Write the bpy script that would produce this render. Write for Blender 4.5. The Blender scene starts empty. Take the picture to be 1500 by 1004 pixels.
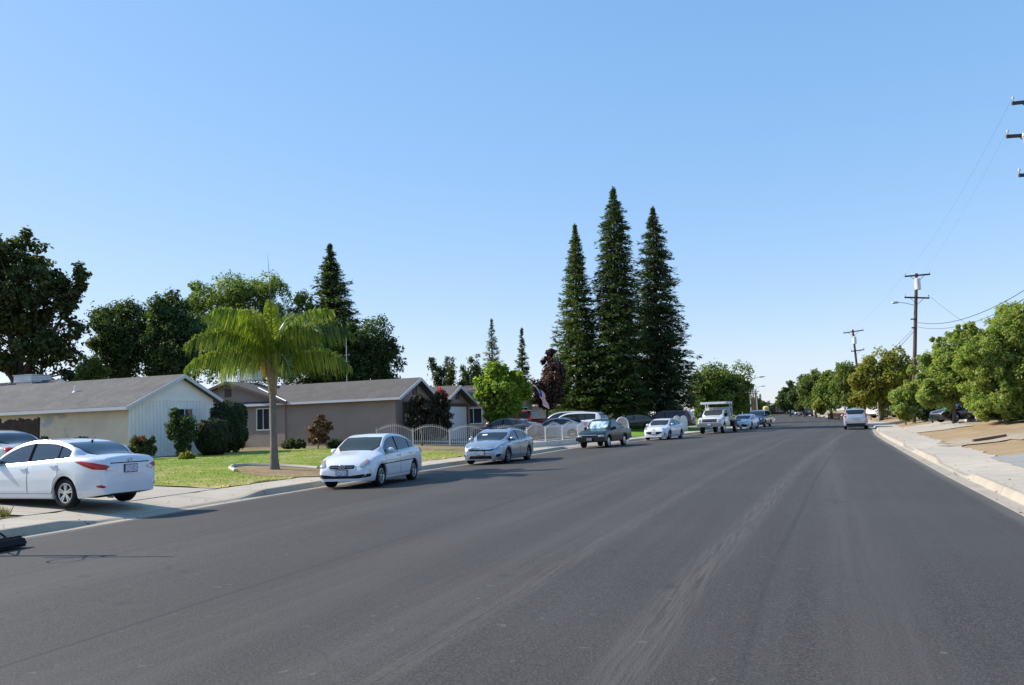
import bpy, bmesh, math, random
import numpy as np
from mathutils import Vector, Matrix
from mathutils.bvhtree import BVHTree

random.seed(7); rng = np.random.default_rng(11)
scene = bpy.context.scene
col = scene.collection
rad = math.radians

# ------------------------------------------------------------------ camera
F_PX, PITCH, ROLL, CAM_H = 1250.0, math.atan(117 / 1250.0), rad(2.0), 1.68
cam_d = bpy.data.cameras.new('camera'); cam = bpy.data.objects.new('camera', cam_d); col.objects.link(cam)
CAM_R = Matrix.Rotation(math.pi / 2 + PITCH, 3, 'X') @ Matrix.Rotation(-ROLL, 3, 'Z')
cam.matrix_world = Matrix.Translation((0, 0, CAM_H)) @ CAM_R.to_4x4()
cam_d.sensor_fit = 'HORIZONTAL'; cam_d.sensor_width = 36.0; cam_d.lens = 36.0 * F_PX / 1500.0
cam_d.clip_start = 0.1; cam_d.clip_end = 6000
scene.camera = cam
CAM_P = Vector((0, 0, CAM_H))

def ray(x, y):
    return CAM_R @ Vector(((x - 750) / F_PX, -(y - 502) / F_PX, -1.0))
def at(x, y, Y):
    d = ray(x, y); return CAM_P + d * (Y / d.y)
def on_plane(x, y, o, n):
    d = ray(x, y); o = Vector(o); n = Vector(n)
    return CAM_P + d * ((o - CAM_P).dot(n) / d.dot(n))

# ------------------------------------------------------------------ light
SUN_EL, SUN_AZ = rad(35), rad(-76)      # azimuth from +Y towards +X: the sun stands to the left
sdir = Vector((math.sin(SUN_AZ) * math.cos(SUN_EL), math.cos(SUN_AZ) * math.cos(SUN_EL), math.sin(SUN_EL)))
sun_d = bpy.data.lights.new('sun', 'SUN'); sun_d.energy = 4.7; sun_d.angle = rad(0.5); sun_d.color = (1.0, 0.93, 0.82)
sun = bpy.data.objects.new('sun', sun_d); col.objects.link(sun)
sun.rotation_euler = sdir.to_track_quat('Z', 'Y').to_euler()
w = bpy.data.worlds.new('World'); scene.world = w; w.use_nodes = True
nt = w.node_tree; nt.nodes.clear()
sky = nt.nodes.new('ShaderNodeTexSky'); sky.sky_type = 'NISHITA'; sky.sun_disc = False
sky.sun_elevation = SUN_EL; sky.sun_rotation = SUN_AZ; sky.air_density = 1.0; sky.dust_density = 0.25; sky.ozone_density = 1.6; sky.altitude = 0
bg = nt.nodes.new('ShaderNodeBackground'); bg.inputs[1].default_value = 0.15
wo = nt.nodes.new('ShaderNodeOutputWorld')
hs = nt.nodes.new('ShaderNodeHueSaturation'); hs.inputs['Saturation'].default_value = 1.18; hs.inputs['Hue'].default_value = 0.518
nt.links.new(sky.outputs[0], hs.inputs['Color']); sp_ = nt.nodes.new('ShaderNodeSeparateColor'); cb_ = nt.nodes.new('ShaderNodeCombineColor'); nt.links.new(hs.outputs[0], sp_.inputs[0])
for i_, (g_, k_) in enumerate(((.62, .70), (.42, .765), (.36, .945))):      # flatter, paler sky: the valley air is bright from zenith to horizon
    pw_ = nt.nodes.new('ShaderNodeMath'); pw_.operation = 'POWER'; pw_.inputs[1].default_value = g_; nt.links.new(sp_.outputs[i_], pw_.inputs[0])
    ml_ = nt.nodes.new('ShaderNodeMath'); ml_.operation = 'MULTIPLY'; ml_.inputs[1].default_value = k_ * 0.198 ** g_ / 1.464 / 0.15; nt.links.new(pw_.outputs[0], ml_.inputs[0]); nt.links.new(ml_.outputs[0], cb_.inputs[i_])
nt.links.new(cb_.outputs[0], bg.inputs[0])
nt.links.new(bg.outputs[0], wo.inputs[0])
scene.view_settings.view_transform = 'Standard'; scene.view_settings.look = 'None'
scene.view_settings.exposure = 0.62; scene.view_settings.gamma = 1.0
scene.render.engine = 'CYCLES'
scene.cycles.use_denoising = True
scene.cycles.max_bounces = 6; scene.cycles.transparent_max_bounces = 8

# ------------------------------------------------------------------ materials
class NT:
    def __init__(self, name):
        self.m = bpy.data.materials.new(name); self.m.use_nodes = True
        self.t = self.m.node_tree; self.p = self.t.nodes['Principled BSDF']
        self.out = self.t.nodes['Material Output']
    def n(self, kind, **kw):
        nd = self.t.nodes.new('ShaderNode' + kind)
        for k, v in kw.items(): setattr(nd, k, v)
        return nd
    def l(self, a, b): self.t.links.new(a, b)
    def val(self, sock, v):
        if hasattr(v, 'node'): self.l(v, sock)
        else: sock.default_value = v
    def math(self, op, a, b=0.0, c=None, clamp=False):
        nd = self.n('Math', operation=op, use_clamp=clamp)
        self.val(nd.inputs[0], a); self.val(nd.inputs[1], b)
        if c is not None: self.val(nd.inputs[2], c)
        return nd.outputs[0]
    def coord(self, which='Object'):
        return self.n('TexCoord').outputs[which]
    def mapping(self, vec, scale=(1, 1, 1)):
        nd = self.n('Mapping'); self.l(vec, nd.inputs[0]); nd.inputs['Scale'].default_value = scale
        return nd.outputs[0]
    def noise(self, vec, scale, detail=4, rough=0.55):
        nd = self.n('TexNoise'); self.l(vec, nd.inputs['Vector'])
        nd.inputs['Scale'].default_value = scale; nd.inputs['Detail'].default_value = detail; nd.inputs['Roughness'].default_value = rough
        return nd.outputs[0]
    def ramp(self, fac, stops):
        nd = self.n('ValToRGB'); self.l(fac, nd.inputs[0]); r = nd.color_ramp
        while len(r.elements) > len(stops): r.elements.remove(r.elements[-1])
        while len(r.elements) < len(stops): r.elements.new(0.5)
        for e, (p, c) in zip(r.elements, stops):
            e.position = p; e.color = c if len(c) == 4 else (*c, 1)
        return nd.outputs[0]
    def mix(self, fac, a, b, blend='MIX'):
        nd = self.n('MixRGB', blend_type=blend); self.val(nd.inputs[0], fac)
        for i, v in ((1, a), (2, b)):
            if hasattr(v, 'node'): self.l(v, nd.inputs[i])
            else: nd.inputs[i].default_value = (*v, 1)
        return nd.outputs[0]
    def bump(self, h, strength=0.3, dist=0.02):
        nd = self.n('Bump'); self.l(h, nd.inputs['Height']); nd.inputs['Strength'].default_value = strength; nd.inputs['Distance'].default_value = dist
        self.l(nd.outputs[0], self.p.inputs['Normal'])
    def base(self, c):
        if hasattr(c, 'node'): self.l(c, self.p.inputs['Base Color'])
        else: self.p.inputs['Base Color'].default_value = (*c, 1)
    def set(self, **kw):
        for k, v in kw.items(): self.p.inputs[k.replace('_', ' ')].default_value = v

def simple(name, c, rough=0.6, metal=0.0, var=0.0, vscale=4.0, bump=0.0, bscale=60.0, spec=0.5):
    t = NT(name); t.set(Roughness=rough, Metallic=metal); t.p.inputs['Specular IOR Level'].default_value = spec
    if var > 0:
        v = t.coord(); n = t.noise(v, vscale, 5)
        t.base(t.ramp(n, [(0.3, [x * (1 - var) for x in c]), (0.7, [min(1, x * (1 + var)) for x in c])]))
    else: t.base(c)
    if bump > 0:
        t.bump(t.noise(t.coord(), bscale, 3), bump, 0.01)
    return t.m

def paint(name, c, metal=0.0, rough=0.32, coat=1.0):
    t = NT(name); v = t.coord(); n = t.noise(v, 2.2, 4)
    t.base(t.ramp(n, [(0.3, [x * 0.93 for x in c]), (0.7, c)]))
    t.set(Roughness=rough, Metallic=metal); t.p.inputs['Coat Weight'].default_value = coat; t.p.inputs['Coat Roughness'].default_value = 0.06
    return t.m

M = {}
M['tyre'] = simple('tyre rubber', (0.012, 0.012, 0.013), 0.85, var=0.2, spec=0.15)
M['dark'] = simple('dark plastic', (0.010, 0.010, 0.011), 0.6, spec=0.2)
M['under'] = simple('underbody', (0.008, 0.008, 0.008), 0.9)
M['seam'] = simple('panel gap', (0.01, 0.01, 0.01), 0.9, spec=0.0)
M['rim'] = simple('alloy rim', (0.55, 0.56, 0.58), 0.35, 0.7)
M['rimdark'] = simple('grey wheel cover', (0.20, 0.20, 0.22), 0.4, 0.6)
M['chrome'] = simple('chrome', (0.75, 0.75, 0.77), 0.15, 1.0)
M['lamp'] = simple('clear lamp', (0.42, 0.43, 0.45), 0.10, 0.55)
M['amber'] = simple('amber lens', (0.75, 0.16, 0.05), 0.2)
M['tail'] = simple('red lens', (0.42, 0.012, 0.014), 0.15)
M['plate'] = NT('number plate')
_t = M['plate']; _v = _t.coord('Generated'); _t.base(_t.ramp(_t.noise(_t.mapping(_v, (9, 9, 5)), 1.6, 1), [(0.52, (0.62, 0.64, 0.68)), (0.56, (0.10, 0.12, 0.32))])); _t.set(Roughness=0.4); M['plate'] = _t.m
M['plateframe'] = simple('plate frame', (0.02, 0.02, 0.03), 0.5)
def glass(name, c, rough=0.04):
    t = NT(name); t.base(c); t.set(Roughness=rough); t.p.inputs['Specular IOR Level'].default_value = 0.45
    t.p.inputs['Coat Weight'].default_value = 0.1; t.p.inputs['Coat Roughness'].default_value = 0.02
    return t.m
M['glass'] = glass('dark car glass', (0.018, 0.024, 0.03))
M['glasslight'] = glass('clear windscreen glass', (0.035, 0.046, 0.042))
M['glassblue'] = glass('blue tinted glass', (0.03, 0.055, 0.085))
_t = NT('windscreen sunshade'); _v = _t.coord(); _t.base(_t.ramp(_t.noise(_t.mapping(_v, (1, 3, 3)), 1.3, 2), [(0.4, (0.10, 0.30, 0.33)), (0.5, (0.45, 0.62, 0.66)), (0.6, (0.75, 0.80, 0.82))])); _t.set(Roughness=0.25, Metallic=0.3); M['shade'] = _t.m
M['white_paint'] = paint('white car paint', (0.66, 0.69, 0.73))
M['white_paint2'] = paint('cool white car paint', (0.64, 0.68, 0.74))
M['silver_paint'] = paint('silver car paint', (0.34, 0.38, 0.44), 0.55, 0.3)
M['lightsilver_paint'] = paint('light silver car paint', (0.45, 0.48, 0.53), 0.4, 0.3)
M['beige_paint'] = paint('champagne car paint', (0.55, 0.52, 0.48), 0.3, 0.3)
M['green_paint'] = paint('dark green car paint', (0.007, 0.013, 0.013), 0.0, 0.35, 0.35)
M['grey_paint'] = paint('dark grey car paint', (0.06, 0.066, 0.08), 0.4, 0.3)
M['red_paint'] = paint('red car paint', (0.22, 0.012, 0.014), 0.1, 0.3)
M['maroon_paint'] = paint('maroon car paint', (0.10, 0.010, 0.014), 0.1, 0.3)
M['black_paint'] = paint('black car paint', (0.010, 0.010, 0.012), 0.1, 0.3)
M['blue_paint'] = paint('dark blue car paint', (0.014, 0.026, 0.06), 0.3, 0.3)
M['flatbed'] = simple('black flatbed steel', (0.02, 0.02, 0.02), 0.6)
M['rack'] = simple('white rack steel', (0.62, 0.63, 0.64), 0.45, var=0.1)

# ------------------------------------------------------------------ mesh helpers
class MB:
    def __init__(self): self.v = []; self.f = []; self.mi = []
    def add(self, vs, fs, mi=0):
        o = len(self.v); self.v += [tuple(p) for p in vs]; self.f += [tuple(i + o for i in f) for f in fs]; self.mi += [mi] * len(fs)
        return self
    def quad(self, a, b, c, d, mi=0): return self.add([a, b, c, d], [(0, 1, 2, 3)], mi)
    def box(self, c, s, mi=0, mat=None):
        x, y, z = s[0] / 2, s[1] / 2, s[2] / 2
        vs = [Vector((i * x, j * y, k * z)) for k in (-1, 1) for j in (-1, 1) for i in (-1, 1)]
        if mat is not None: vs = [mat @ p for p in vs]
        vs = [p + Vector(c) for p in vs]
        return self.add(vs, [(0, 2, 3, 1), (4, 5, 7, 6), (0, 1, 5, 4), (2, 6, 7, 3), (0, 4, 6, 2), (1, 3, 7, 5)], mi)
    def tube(self, pts, rs, n=8, mi=0, cap=True):
        pts = [Vector(p) for p in pts]
        if not hasattr(rs, '__len__'): rs = [rs] * len(pts)
        vs = []; fs = []; up = None
        for i, p in enumerate(pts):
            d = (pts[min(i + 1, len(pts) - 1)] - pts[max(i - 1, 0)]).normalized()
            if up is None: up = Vector((0, 0, 1)) if abs(d.z) < 0.9 else Vector((1, 0, 0))
            a = d.cross(up)
            if a.length < 1e-4: a = d.orthogonal()
            a.normalize(); b = d.cross(a).normalized(); up = -b if False else up
            for k in range(n):
                t = 2 * math.pi * k / n
                vs.append(p + (a * math.cos(t) + b * math.sin(t)) * rs[i])
        for i in range(len(pts) - 1):
            for k in range(n):
                k2 = (k + 1) % n
                fs.append((i * n + k, i * n + k2, (i + 1) * n + k2, (i + 1) * n + k))
        if cap:
            fs.append(tuple(range(n))); fs.append(tuple(range((len(pts) - 1) * n, len(pts) * n))[::-1])
        return self.add(vs, fs, mi)
    def prism(self, poly, h, axis_fn, mi=0):
        """poly of 2D points extruded 0..h; axis_fn(a, b, t) gives the 3D point"""
        n = len(poly)
        vs = [axis_fn(a, b, 0) for a, b in poly] + [axis_fn(a, b, h) for a, b in poly]
        fs = [tuple(range(n))[::-1], tuple(range(n, 2 * n))] + [(i, (i + 1) % n, n + (i + 1) % n, n + i) for i in range(n)]
        return self.add(vs, fs, mi)
    def build(self, name, mats, parent=None, smooth=False, angle=None, fix=True):
        me = bpy.data.meshes.new(name); me.from_pydata(self.v, [], self.f)
        mats = mats if isinstance(mats, (list, tuple)) else [mats]
        for m in mats: me.materials.append(m)
        if len(mats) > 1: me.polygons.foreach_set('material_index', self.mi)
        if fix:
            bm = bmesh.new(); bm.from_mesh(me); bmesh.ops.recalc_face_normals(bm, faces=bm.faces); bm.to_mesh(me); bm.free()
        if smooth:
            me.polygons.foreach_set('use_smooth', [True] * len(me.polygons))
            if angle is not None:
                try: me.set_sharp_from_angle(angle=angle)
                except Exception: pass
        me.update()
        o = bpy.data.objects.new(name, me); col.objects.link(o)
        if parent is not None: o.parent = parent
        return o

def empty(name, loc=(0, 0, 0), rz=0.0):
    o = bpy.data.objects.new(name, None); col.objects.link(o); o.location = loc; o.rotation_euler = (0, 0, rz); o.empty_display_size = 0.2
    return o
def tag(o, label=None, cat=None, group=None, kind=None):
    if label: o['label'] = label
    if cat: o['category'] = cat
    if group: o['group'] = group
    if kind: o['kind'] = kind
    return o
def copy_tree(o, parent=None):
    c = o.copy(); col.objects.link(c)
    if parent is not None:
        c.parent = parent
    for ch in list(o.children): copy_tree(ch, c)
    return c

def pchip(xs, ys):
    xs = np.array(xs, float); ys = np.array(ys, float); h = np.diff(xs); d = np.diff(ys) / h
    m = np.zeros(len(xs)); m[0] = d[0]; m[-1] = d[-1]
    for i in range(1, len(xs) - 1):
        if d[i - 1] * d[i] > 0:
            w1 = 2 * h[i] + h[i - 1]; w2 = h[i] + 2 * h[i - 1]; m[i] = (w1 + w2) / (w1 / d[i - 1] + w2 / d[i])
    def f(x):
        x = min(max(x, xs[0]), xs[-1]); i = min(int(np.searchsorted(xs, x, side='right')) - 1, len(h) - 1); i = max(i, 0)
        t = (x - xs[i]) / h[i]
        return float((1 + 2 * t) * (1 - t) ** 2 * ys[i] + t * (1 - t) ** 2 * h[i] * m[i] + t * t * (3 - 2 * t) * ys[i + 1] + t * t * (t - 1) * h[i] * m[i + 1])
    return f

# ------------------------------------------------------------------ the street's shape
XL = pchip(*zip(*[(-40, -24.5), (0, -12.7), (14.8, -8.43), (22.15, -6.4), (31.1, -3.6), (42.5, .78), (50.5, 3.75), (59.2, 8.7), (70.3, 14.6), (94.4, 26.7), (125, 37.5), (150, 45.5), (183, 54.8), (240, 68)]))
XR = pchip(*zip(*[(-40, -12), (0, 2.8), (13.25, 7.69), (20.45, 10.27), (26.55, 12.5), (37.15, 16.4), (53.9, 22.6), (74.7, 30.8), (98, 38.5), (121, 46.4), (159.5, 57.6), (194, 67), (240, 79)]))
def zr(Y):
    t = (Y - 40) / 8.0
    return .0055 * 8 * (math.log1p(math.exp(t)) if t < 30 else t)
def road_z(X, Y):
    l, r = XL(Y), XR(Y); f = min(1, max(0, (X - l) / (r - l)))
    return zr(Y) + 0.07 * (1 - (2 * f - 1) ** 2)
def tang(fn, Y):
    v = Vector((fn(Y + 3) - fn(Y - 3), 6 if -37 < Y < 237 else 3, 0)); return v.normalized()
def side(sd, Y, d):
    """world x, y of the point d metres outside the kerb line of side 'L' or 'R' at station Y"""
    fn = XL if sd == 'L' else XR
    t = tang(fn, Y); n = Vector((-t.y, t.x, 0)) if sd == 'L' else Vector((t.y, -t.x, 0))
    return fn(Y) + n.x * d, Y + n.y * d
DROPS = {'L': [(-6, -1), (16.9, 21.6), (49.6, 57.4), (84, 89), (112, 117)], 'R': [(-4, 2), (20.6, 25.6), (33.5, 37.5), (58, 63), (90, 95)]}
def dropf(sd, Y):
    """1 where the kerb stands full, 0 where a driveway drops it"""
    f = 1.0
    for a, b in DROPS[sd]:
        if a <= Y <= b: return 0.0
        g = (a - Y) if Y < a else (Y - b)
        f = min(f, min(1.0, g / 0.9))
    return f
KNL = [(0, 0.0), (0.42, .012), (1.9, 0.17), (4.5, .29), (9.5, .56), (16, .62), (60, .75), (160, .8)]
KNR = [(0, 0.0), (0.42, .012), (1.9, 0.17), (4.0, .42), (7.5, .72), (16, .95), (60, 1.1), (160, 1.2)]
def yard_z(sd, Y, d):
    kn = KNL if sd == 'L' else KNR
    k = dropf(sd, Y)
    z = float(np.interp(d, [a for a, b in kn], [b for a, b in kn]))
    if d < 1.9:
        full = 0.15 + 0.02 * min(1, max(0, (d - .45) / 1.45))
        if d >= 0.45: z = k * full + (1 - k) * float(np.interp(d, [0.45, 1.9], [0.035, 0.17]))
    if sd == 'R' and d > 2.2: z += min(1, (d - 2.2) / 2.0) * .075 * (math.sin(Y * 1.1 + d * .7) * math.sin(d * 1.3 - Y * .37) + .5 * math.sin(Y * 2.3 - d * 1.9))
    return z + zr(Y)
def yp(sd, Y, d, up=0.0):
    x, y = side(sd, Y, d); return Vector((x, y, yard_z(sd, Y, d) + up))
def ground_at(x, y):
    """ground height under a world point"""
    l, r = XL(y), XR(y)
    if l <= x <= r: return road_z(x, y)
    sd = 'L' if x < l else 'R'
    fn = XL if sd == 'L' else XR
    Y0 = y
    for _ in range(12):
        t = tang(fn, Y0); s = (x - fn(Y0)) * t.x + (y - Y0) * t.y; Y0 += s * t.y
        Y0 = max(-39, min(239, Y0))
    d = math.hypot(x - fn(Y0), y - Y0)
    return yard_z(sd, Y0, d)
def Yd(sd, x, y):
    fn = XL if sd == 'L' else XR; Y0 = y
    for _ in range(12):
        t = tang(fn, Y0); s = (x - fn(Y0)) * t.x + (y - Y0) * t.y; Y0 += s * t.y
        Y0 = max(-39, min(239, Y0))
    return Y0, math.hypot(x - fn(Y0), y - Y0)

# ------------------------------------------------------------------ setting materials
def asphalt():
    t = NT('worn asphalt'); uv = t.n('UVMap').outputs[0]; s = t.n('SeparateXYZ'); t.l(uv, s.inputs[0]); f, Y = s.outputs[0], s.outputs[1]
    ob = t.coord()
    grain = t.noise(ob, 55, 3, 0.7); mid = t.noise(ob, 5, 5, 0.6); big = t.noise(ob, 0.22, 4, 0.5)
    st = t.n('CombineXYZ'); t.l(t.math('MULTIPLY', f, 60), st.inputs[0]); t.l(t.math('MULTIPLY', Y, 0.10), st.inputs[1])
    streak = t.noise(st.outputs[0], 1.0, 5, 0.6)
    st2 = t.n('CombineXYZ'); t.l(t.math('MULTIPLY', f, 420), st2.inputs[0]); t.l(t.math('MULTIPLY', Y, 0.9), st2.inputs[1])
    tread = t.noise(st2.outputs[0], 1.0, 3, 0.6)
    c = t.ramp(grain, [(0.30, (0.019, 0.0166, 0.0144)), (0.5, (0.0455, 0.0395, 0.035)), (0.70, (0.099, 0.0865, 0.076))])
    c = t.mix(t.math('MULTIPLY', t.ramp(streak, [(0.42, (0, 0, 0)), (0.7, (1, 1, 1))]), 0.25), c, (0.076, 0.072, 0.067))
    c = t.mix(t.math('MULTIPLY', t.ramp(big, [(0.45, (0, 0, 0)), (0.65, (1, 1, 1))]), 0.22), c, (0.080, 0.077, 0.073))
    c = t.mix(t.math('MULTIPLY', t.ramp(mid, [(0.55, (0, 0, 0)), (0.75, (1, 1, 1))]), 0.25), c, (0.034, 0.0325, 0.032))
    def band(center, half, k, col_, tex, drift=0.0, y0=8.0):
        nonlocal c
        cc = t.math('ADD', center, t.math('MULTIPLY', t.math('MAXIMUM', t.math('SUBTRACT', Y, y0), 0.0), drift))
        wob = t.math('MULTIPLY', t.math('SUBTRACT', streak, 0.5), half * 0.3)
        dd = t.math('ABSOLUTE', t.math('SUBTRACT', t.math('ADD', f, wob), cc))
        fac = t.math('SUBTRACT', 1.0, t.math('DIVIDE', dd, half), clamp=True)
        fac = t.math('MULTIPLY', t.math('MULTIPLY', t.math('POWER', fac, 0.6), tex), k, clamp=True)
        c = t.mix(fac, c, col_)
    tr = t.ramp(tread, [(0.36, (0, 0, 0)), (0.64, (1, 1, 1))])
    tr2 = t.ramp(streak, [(0.3, (0.2, 0.2, 0.2)), (0.6, (1, 1, 1))])
    lt = (0.120, 0.108, 0.096)
    band(0.733, 0.016, 0.62, lt, tr, 0.0030, 8.0)
    band(0.634, 0.011, 0.5, lt, tr, 0.0016, 9.0)
    band(0.60, 0.035, 0.22, lt, tr2, 0.001)
    band(0.84, 0.03, 0.25, lt, tr2)
    band(0.50, 0.05, 0.22, lt, tr2)
    band(0.27, 0.05, 0.2, lt, tr2)
    band(0.447, 0.0022, 0.9, (0.022, 0.022, 0.024), tr2, -0.0010, 12.0)
    band(0.78, 0.003, 0.6, (0.026, 0.026, 0.028), tr2, 0.0028, 9.0)
    band(0.215, 0.0022, 0.7, (0.024, 0.024, 0.026), tr2)
    cr = t.n('TexVoronoi', feature='DISTANCE_TO_EDGE'); wv = t.n('VectorMath', operation='ADD'); t.l(ob, wv.inputs[0]); nz = t.n('TexNoise'); t.l(ob, nz.inputs['Vector']); nz.inputs['Scale'].default_value = 0.9; t.l(nz.outputs[1], wv.inputs[1]); t.l(wv.outputs[0], cr.inputs['Vector']); cr.inputs['Scale'].default_value = 0.16
    ck = t.math('LESS_THAN', cr.outputs[0], 0.0022); c = t.mix(t.math('MULTIPLY', ck, t.math('MULTIPLY', t.ramp(big, [(0.46, (0, 0, 0)), (0.56, (1, 1, 1))]), 0.32)), c, (0.018, 0.017, 0.016))
    oil = t.noise(ob, 1.7, 2, 0.4); c = t.mix(t.math('MULTIPLY', t.ramp(oil, [(0.70, (0, 0, 0)), (0.78, (1, 1, 1))]), 0.45), c, (0.020, 0.019, 0.018))
    fl = t.noise(ob, 9.0, 1, 0.3); c = t.mix(t.math('MULTIPLY', t.ramp(fl, [(0.775, (0, 0, 0)), (0.79, (1, 1, 1))]), 0.4), c, (0.15, 0.14, 0.125))
    # lighter dust at both gutters
    edge = t.math('SUBTRACT', t.math('ABSOLUTE', t.math('SUBTRACT', f, 0.5)), 0.482)
    ef = t.math('MULTIPLY', edge, 60, clamp=True)
    c = t.mix(t.math('MULTIPLY', ef, t.math('MULTIPLY', tr2, 0.8)), c, (0.16, 0.145, 0.125))
    t.base(c); t.set(Roughness=0.78); t.p.inputs['Specular IOR Level'].default_value = 0.35
    t.bump(grain, 0.45, 0.012)
    return t.m
def concrete(name, a, b, joint=None):
    t = NT(name); ob = t.coord(); n = t.noise(ob, 1.1, 6, 0.6); g = t.noise(ob, 40, 3, 0.6); spots = t.noise(ob, 4.5, 5, 0.65)
    c = t.ramp(n, [(0.3, a), (0.7, b)])
    c = t.mix(t.math('MULTIPLY', t.ramp(g, [(0.35, (0, 0, 0)), (0.7, (1, 1, 1))]), 0.25), c, [x * 0.72 for x in a])
    c = t.mix(t.math('MULTIPLY', t.ramp(spots, [(0.58, (0, 0, 0)), (0.72, (1, 1, 1))]), 0.35), c, [x * 0.6 for x in a])
    if joint:
        uv = t.n('UVMap').outputs[0]; s = t.n('SeparateXYZ'); t.l(uv, s.inputs[0])
        for ax, per in joint:
            m = t.math('ABSOLUTE', t.math('SUBTRACT', t.math('FRACT', t.math('DIVIDE', s.outputs[ax], per)), 0.5))
            ln = t.math('LESS_THAN', m, 0.012 / per)
            c = t.mix(t.math('MULTIPLY', ln, 0.75), c, (0.06, 0.055, 0.05))
    t.base(c); t.set(Roughness=0.85); t.p.inputs['Specular IOR Level'].default_value = 0.25; t.bump(g, 0.25, 0.01)
    return t.m
def lawn_mat(name, green, yellow, dry, dryness=0.5, edge=False):
    t = NT(name); ob = t.coord(); a = t.noise(ob, 0.28, 4, 0.55); b = t.noise(ob, 1.4, 5, 0.6); g = t.noise(t.mapping(ob, (1, 1, 1)), 38, 3, 0.7)
    c = t.mix(t.ramp(a, [(0.40, (0, 0, 0)), (0.62, (1, 1, 1))]), green, yellow)
    c = t.mix(t.ramp(b, [(dryness, (0, 0, 0)), (dryness + 0.14, (1, 1, 1))]), c, dry)
    c = t.mix(t.math('MULTIPLY', t.ramp(g, [(0.3, (1, 1, 1)), (0.55, (0, 0, 0))]), 0.25), c, [x * 0.5 for x in green])
    if edge:                                                    # parched strip along the pavement
        s = t.n('SeparateXYZ'); t.l(t.n('UVMap').outputs[0], s.inputs[0])
        e = t.math('SUBTRACT', 1.0, t.math('DIVIDE', t.math('SUBTRACT', t.math('ADD', s.outputs[0], t.math('MULTIPLY', t.math('SUBTRACT', b, 0.5), 3.0)), 2.2), 1.8), clamp=True)
        c = t.mix(t.math('MULTIPLY', e, 0.7), c, dry)
    t.base(c); t.set(Roughness=0.9); t.p.inputs['Specular IOR Level'].default_value = 0.1; t.bump(g, 0.4, 0.02)
    return t.m
def dirt_mat(name, a, b, c3):
    t = NT(name); ob = t.coord(); n = t.noise(ob, 0.5, 6, 0.65); g = t.noise(ob, 22, 4, 0.7); k = t.noise(ob, 2.6, 5, 0.6)
    c = t.ramp(n, [(0.3, a), (0.7, b)])
    c = t.mix(t.ramp(k, [(0.52, (0, 0, 0)), (0.7, (1, 1, 1))]), c, c3)
    c = t.mix(t.math('MULTIPLY', t.ramp(g, [(0.3, (1, 1, 1)), (0.5, (0, 0, 0))]), 0.5), c, [x * 0.5 for x in a])
    t.base(c); t.set(Roughness=0.95); t.p.inputs['Specular IOR Level'].default_value = 0.1; t.bump(g, 0.7, 0.04)
    return t.m
M['asphalt'] = asphalt()
M['kerb'] = concrete('kerb concrete', (0.32, 0.28, 0.225), (0.42, 0.37, 0.30), [(1, 3.0)])
M['walk'] = concrete('pavement concrete', (0.40, 0.35, 0.285), (0.49, 0.43, 0.35), [(1, 1.55)])
M['drive'] = concrete('driveway concrete', (0.37, 0.325, 0.27), (0.46, 0.41, 0.345), [(0, 2.9), (1, 3.1)])
M['greydrive'] = concrete('grey driveway concrete', (0.25, 0.24, 0.225), (0.32, 0.31, 0.285), [(0, 3.0), (1, 3.0)])
M['lawn'] = lawn_mat('lawn', (0.135, 0.235, 0.028), (0.29, 0.30, 0.075), (0.43, 0.345, 0.17), 0.53, True)
M['lawn_green'] = lawn_mat('watered lawn', (0.12, 0.26, 0.022), (0.17, 0.29, 0.035), (0.30, 0.28, 0.10), 0.68)
M['drygrass'] = lawn_mat('dry yard', (0.16, 0.135, 0.06), (0.25, 0.20, 0.10), (0.31, 0.235, 0.13), 0.48)
M['dirt'] = dirt_mat('sandy dirt', (0.29, 0.20, 0.115), (0.40, 0.29, 0.18), (0.33, 0.27, 0.12))
M['bed'] = dirt_mat('bark and soil', (0.24, 0.165, 0.10), (0.36, 0.26, 0.165), (0.38, 0.31, 0.17))
M['paledirt'] = dirt_mat('pale packed dirt', (0.33, 0.27, 0.20), (0.42, 0.35, 0.27), (0.36, 0.27, 0.17))
M['far'] = dirt_mat('far ground', (0.16, 0.14, 0.07), (0.22, 0.19, 0.10), (0.12, 0.14, 0.05))

def grid_sheet(name, rows, mat, uvs=None, kind='structure'):
    """rows: list of lists of points (same length); one sheet"""
    n = len(rows[0]); vs = [tuple(p) for r in rows for p in r]; fs = []
    for i in range(len(rows) - 1):
        for j in range(n - 1):
            fs.append((i * n + j, i * n + j + 1, (i + 1) * n + j + 1, (i + 1) * n + j))
    me = bpy.data.meshes.new(name); me.from_pydata(vs, [], fs); me.materials.append(mat)
    if uvs is not None:
        fl = [u for r in uvs for u in r]; lay = me.uv_layers.new(name='UVMap')
        for lp in me.loops: lay.data[lp.index].uv = fl[lp.vertex_index]
    me.polygons.foreach_set('use_smooth', [True] * len(me.polygons))
    bm = bmesh.new(); bm.from_mesh(me); bmesh.ops.recalc_face_normals(bm, faces=bm.faces)
    if sum(f.normal.z for f in bm.faces) < 0: bmesh.ops.reverse_faces(bm, faces=bm.faces)
    bm.to_mesh(me); bm.free()
    o = bpy.data.objects.new(name, me); col.objects.link(o)
    if kind: o['kind'] = kind
    return o

# far ground to the horizon
B = 5000
grid_sheet('ground', [[(x, y, -0.45) for x in (-B, -300, 0, 300, B)] for y in (-B, -60, 0, 260, B)], M['far'])
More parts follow.
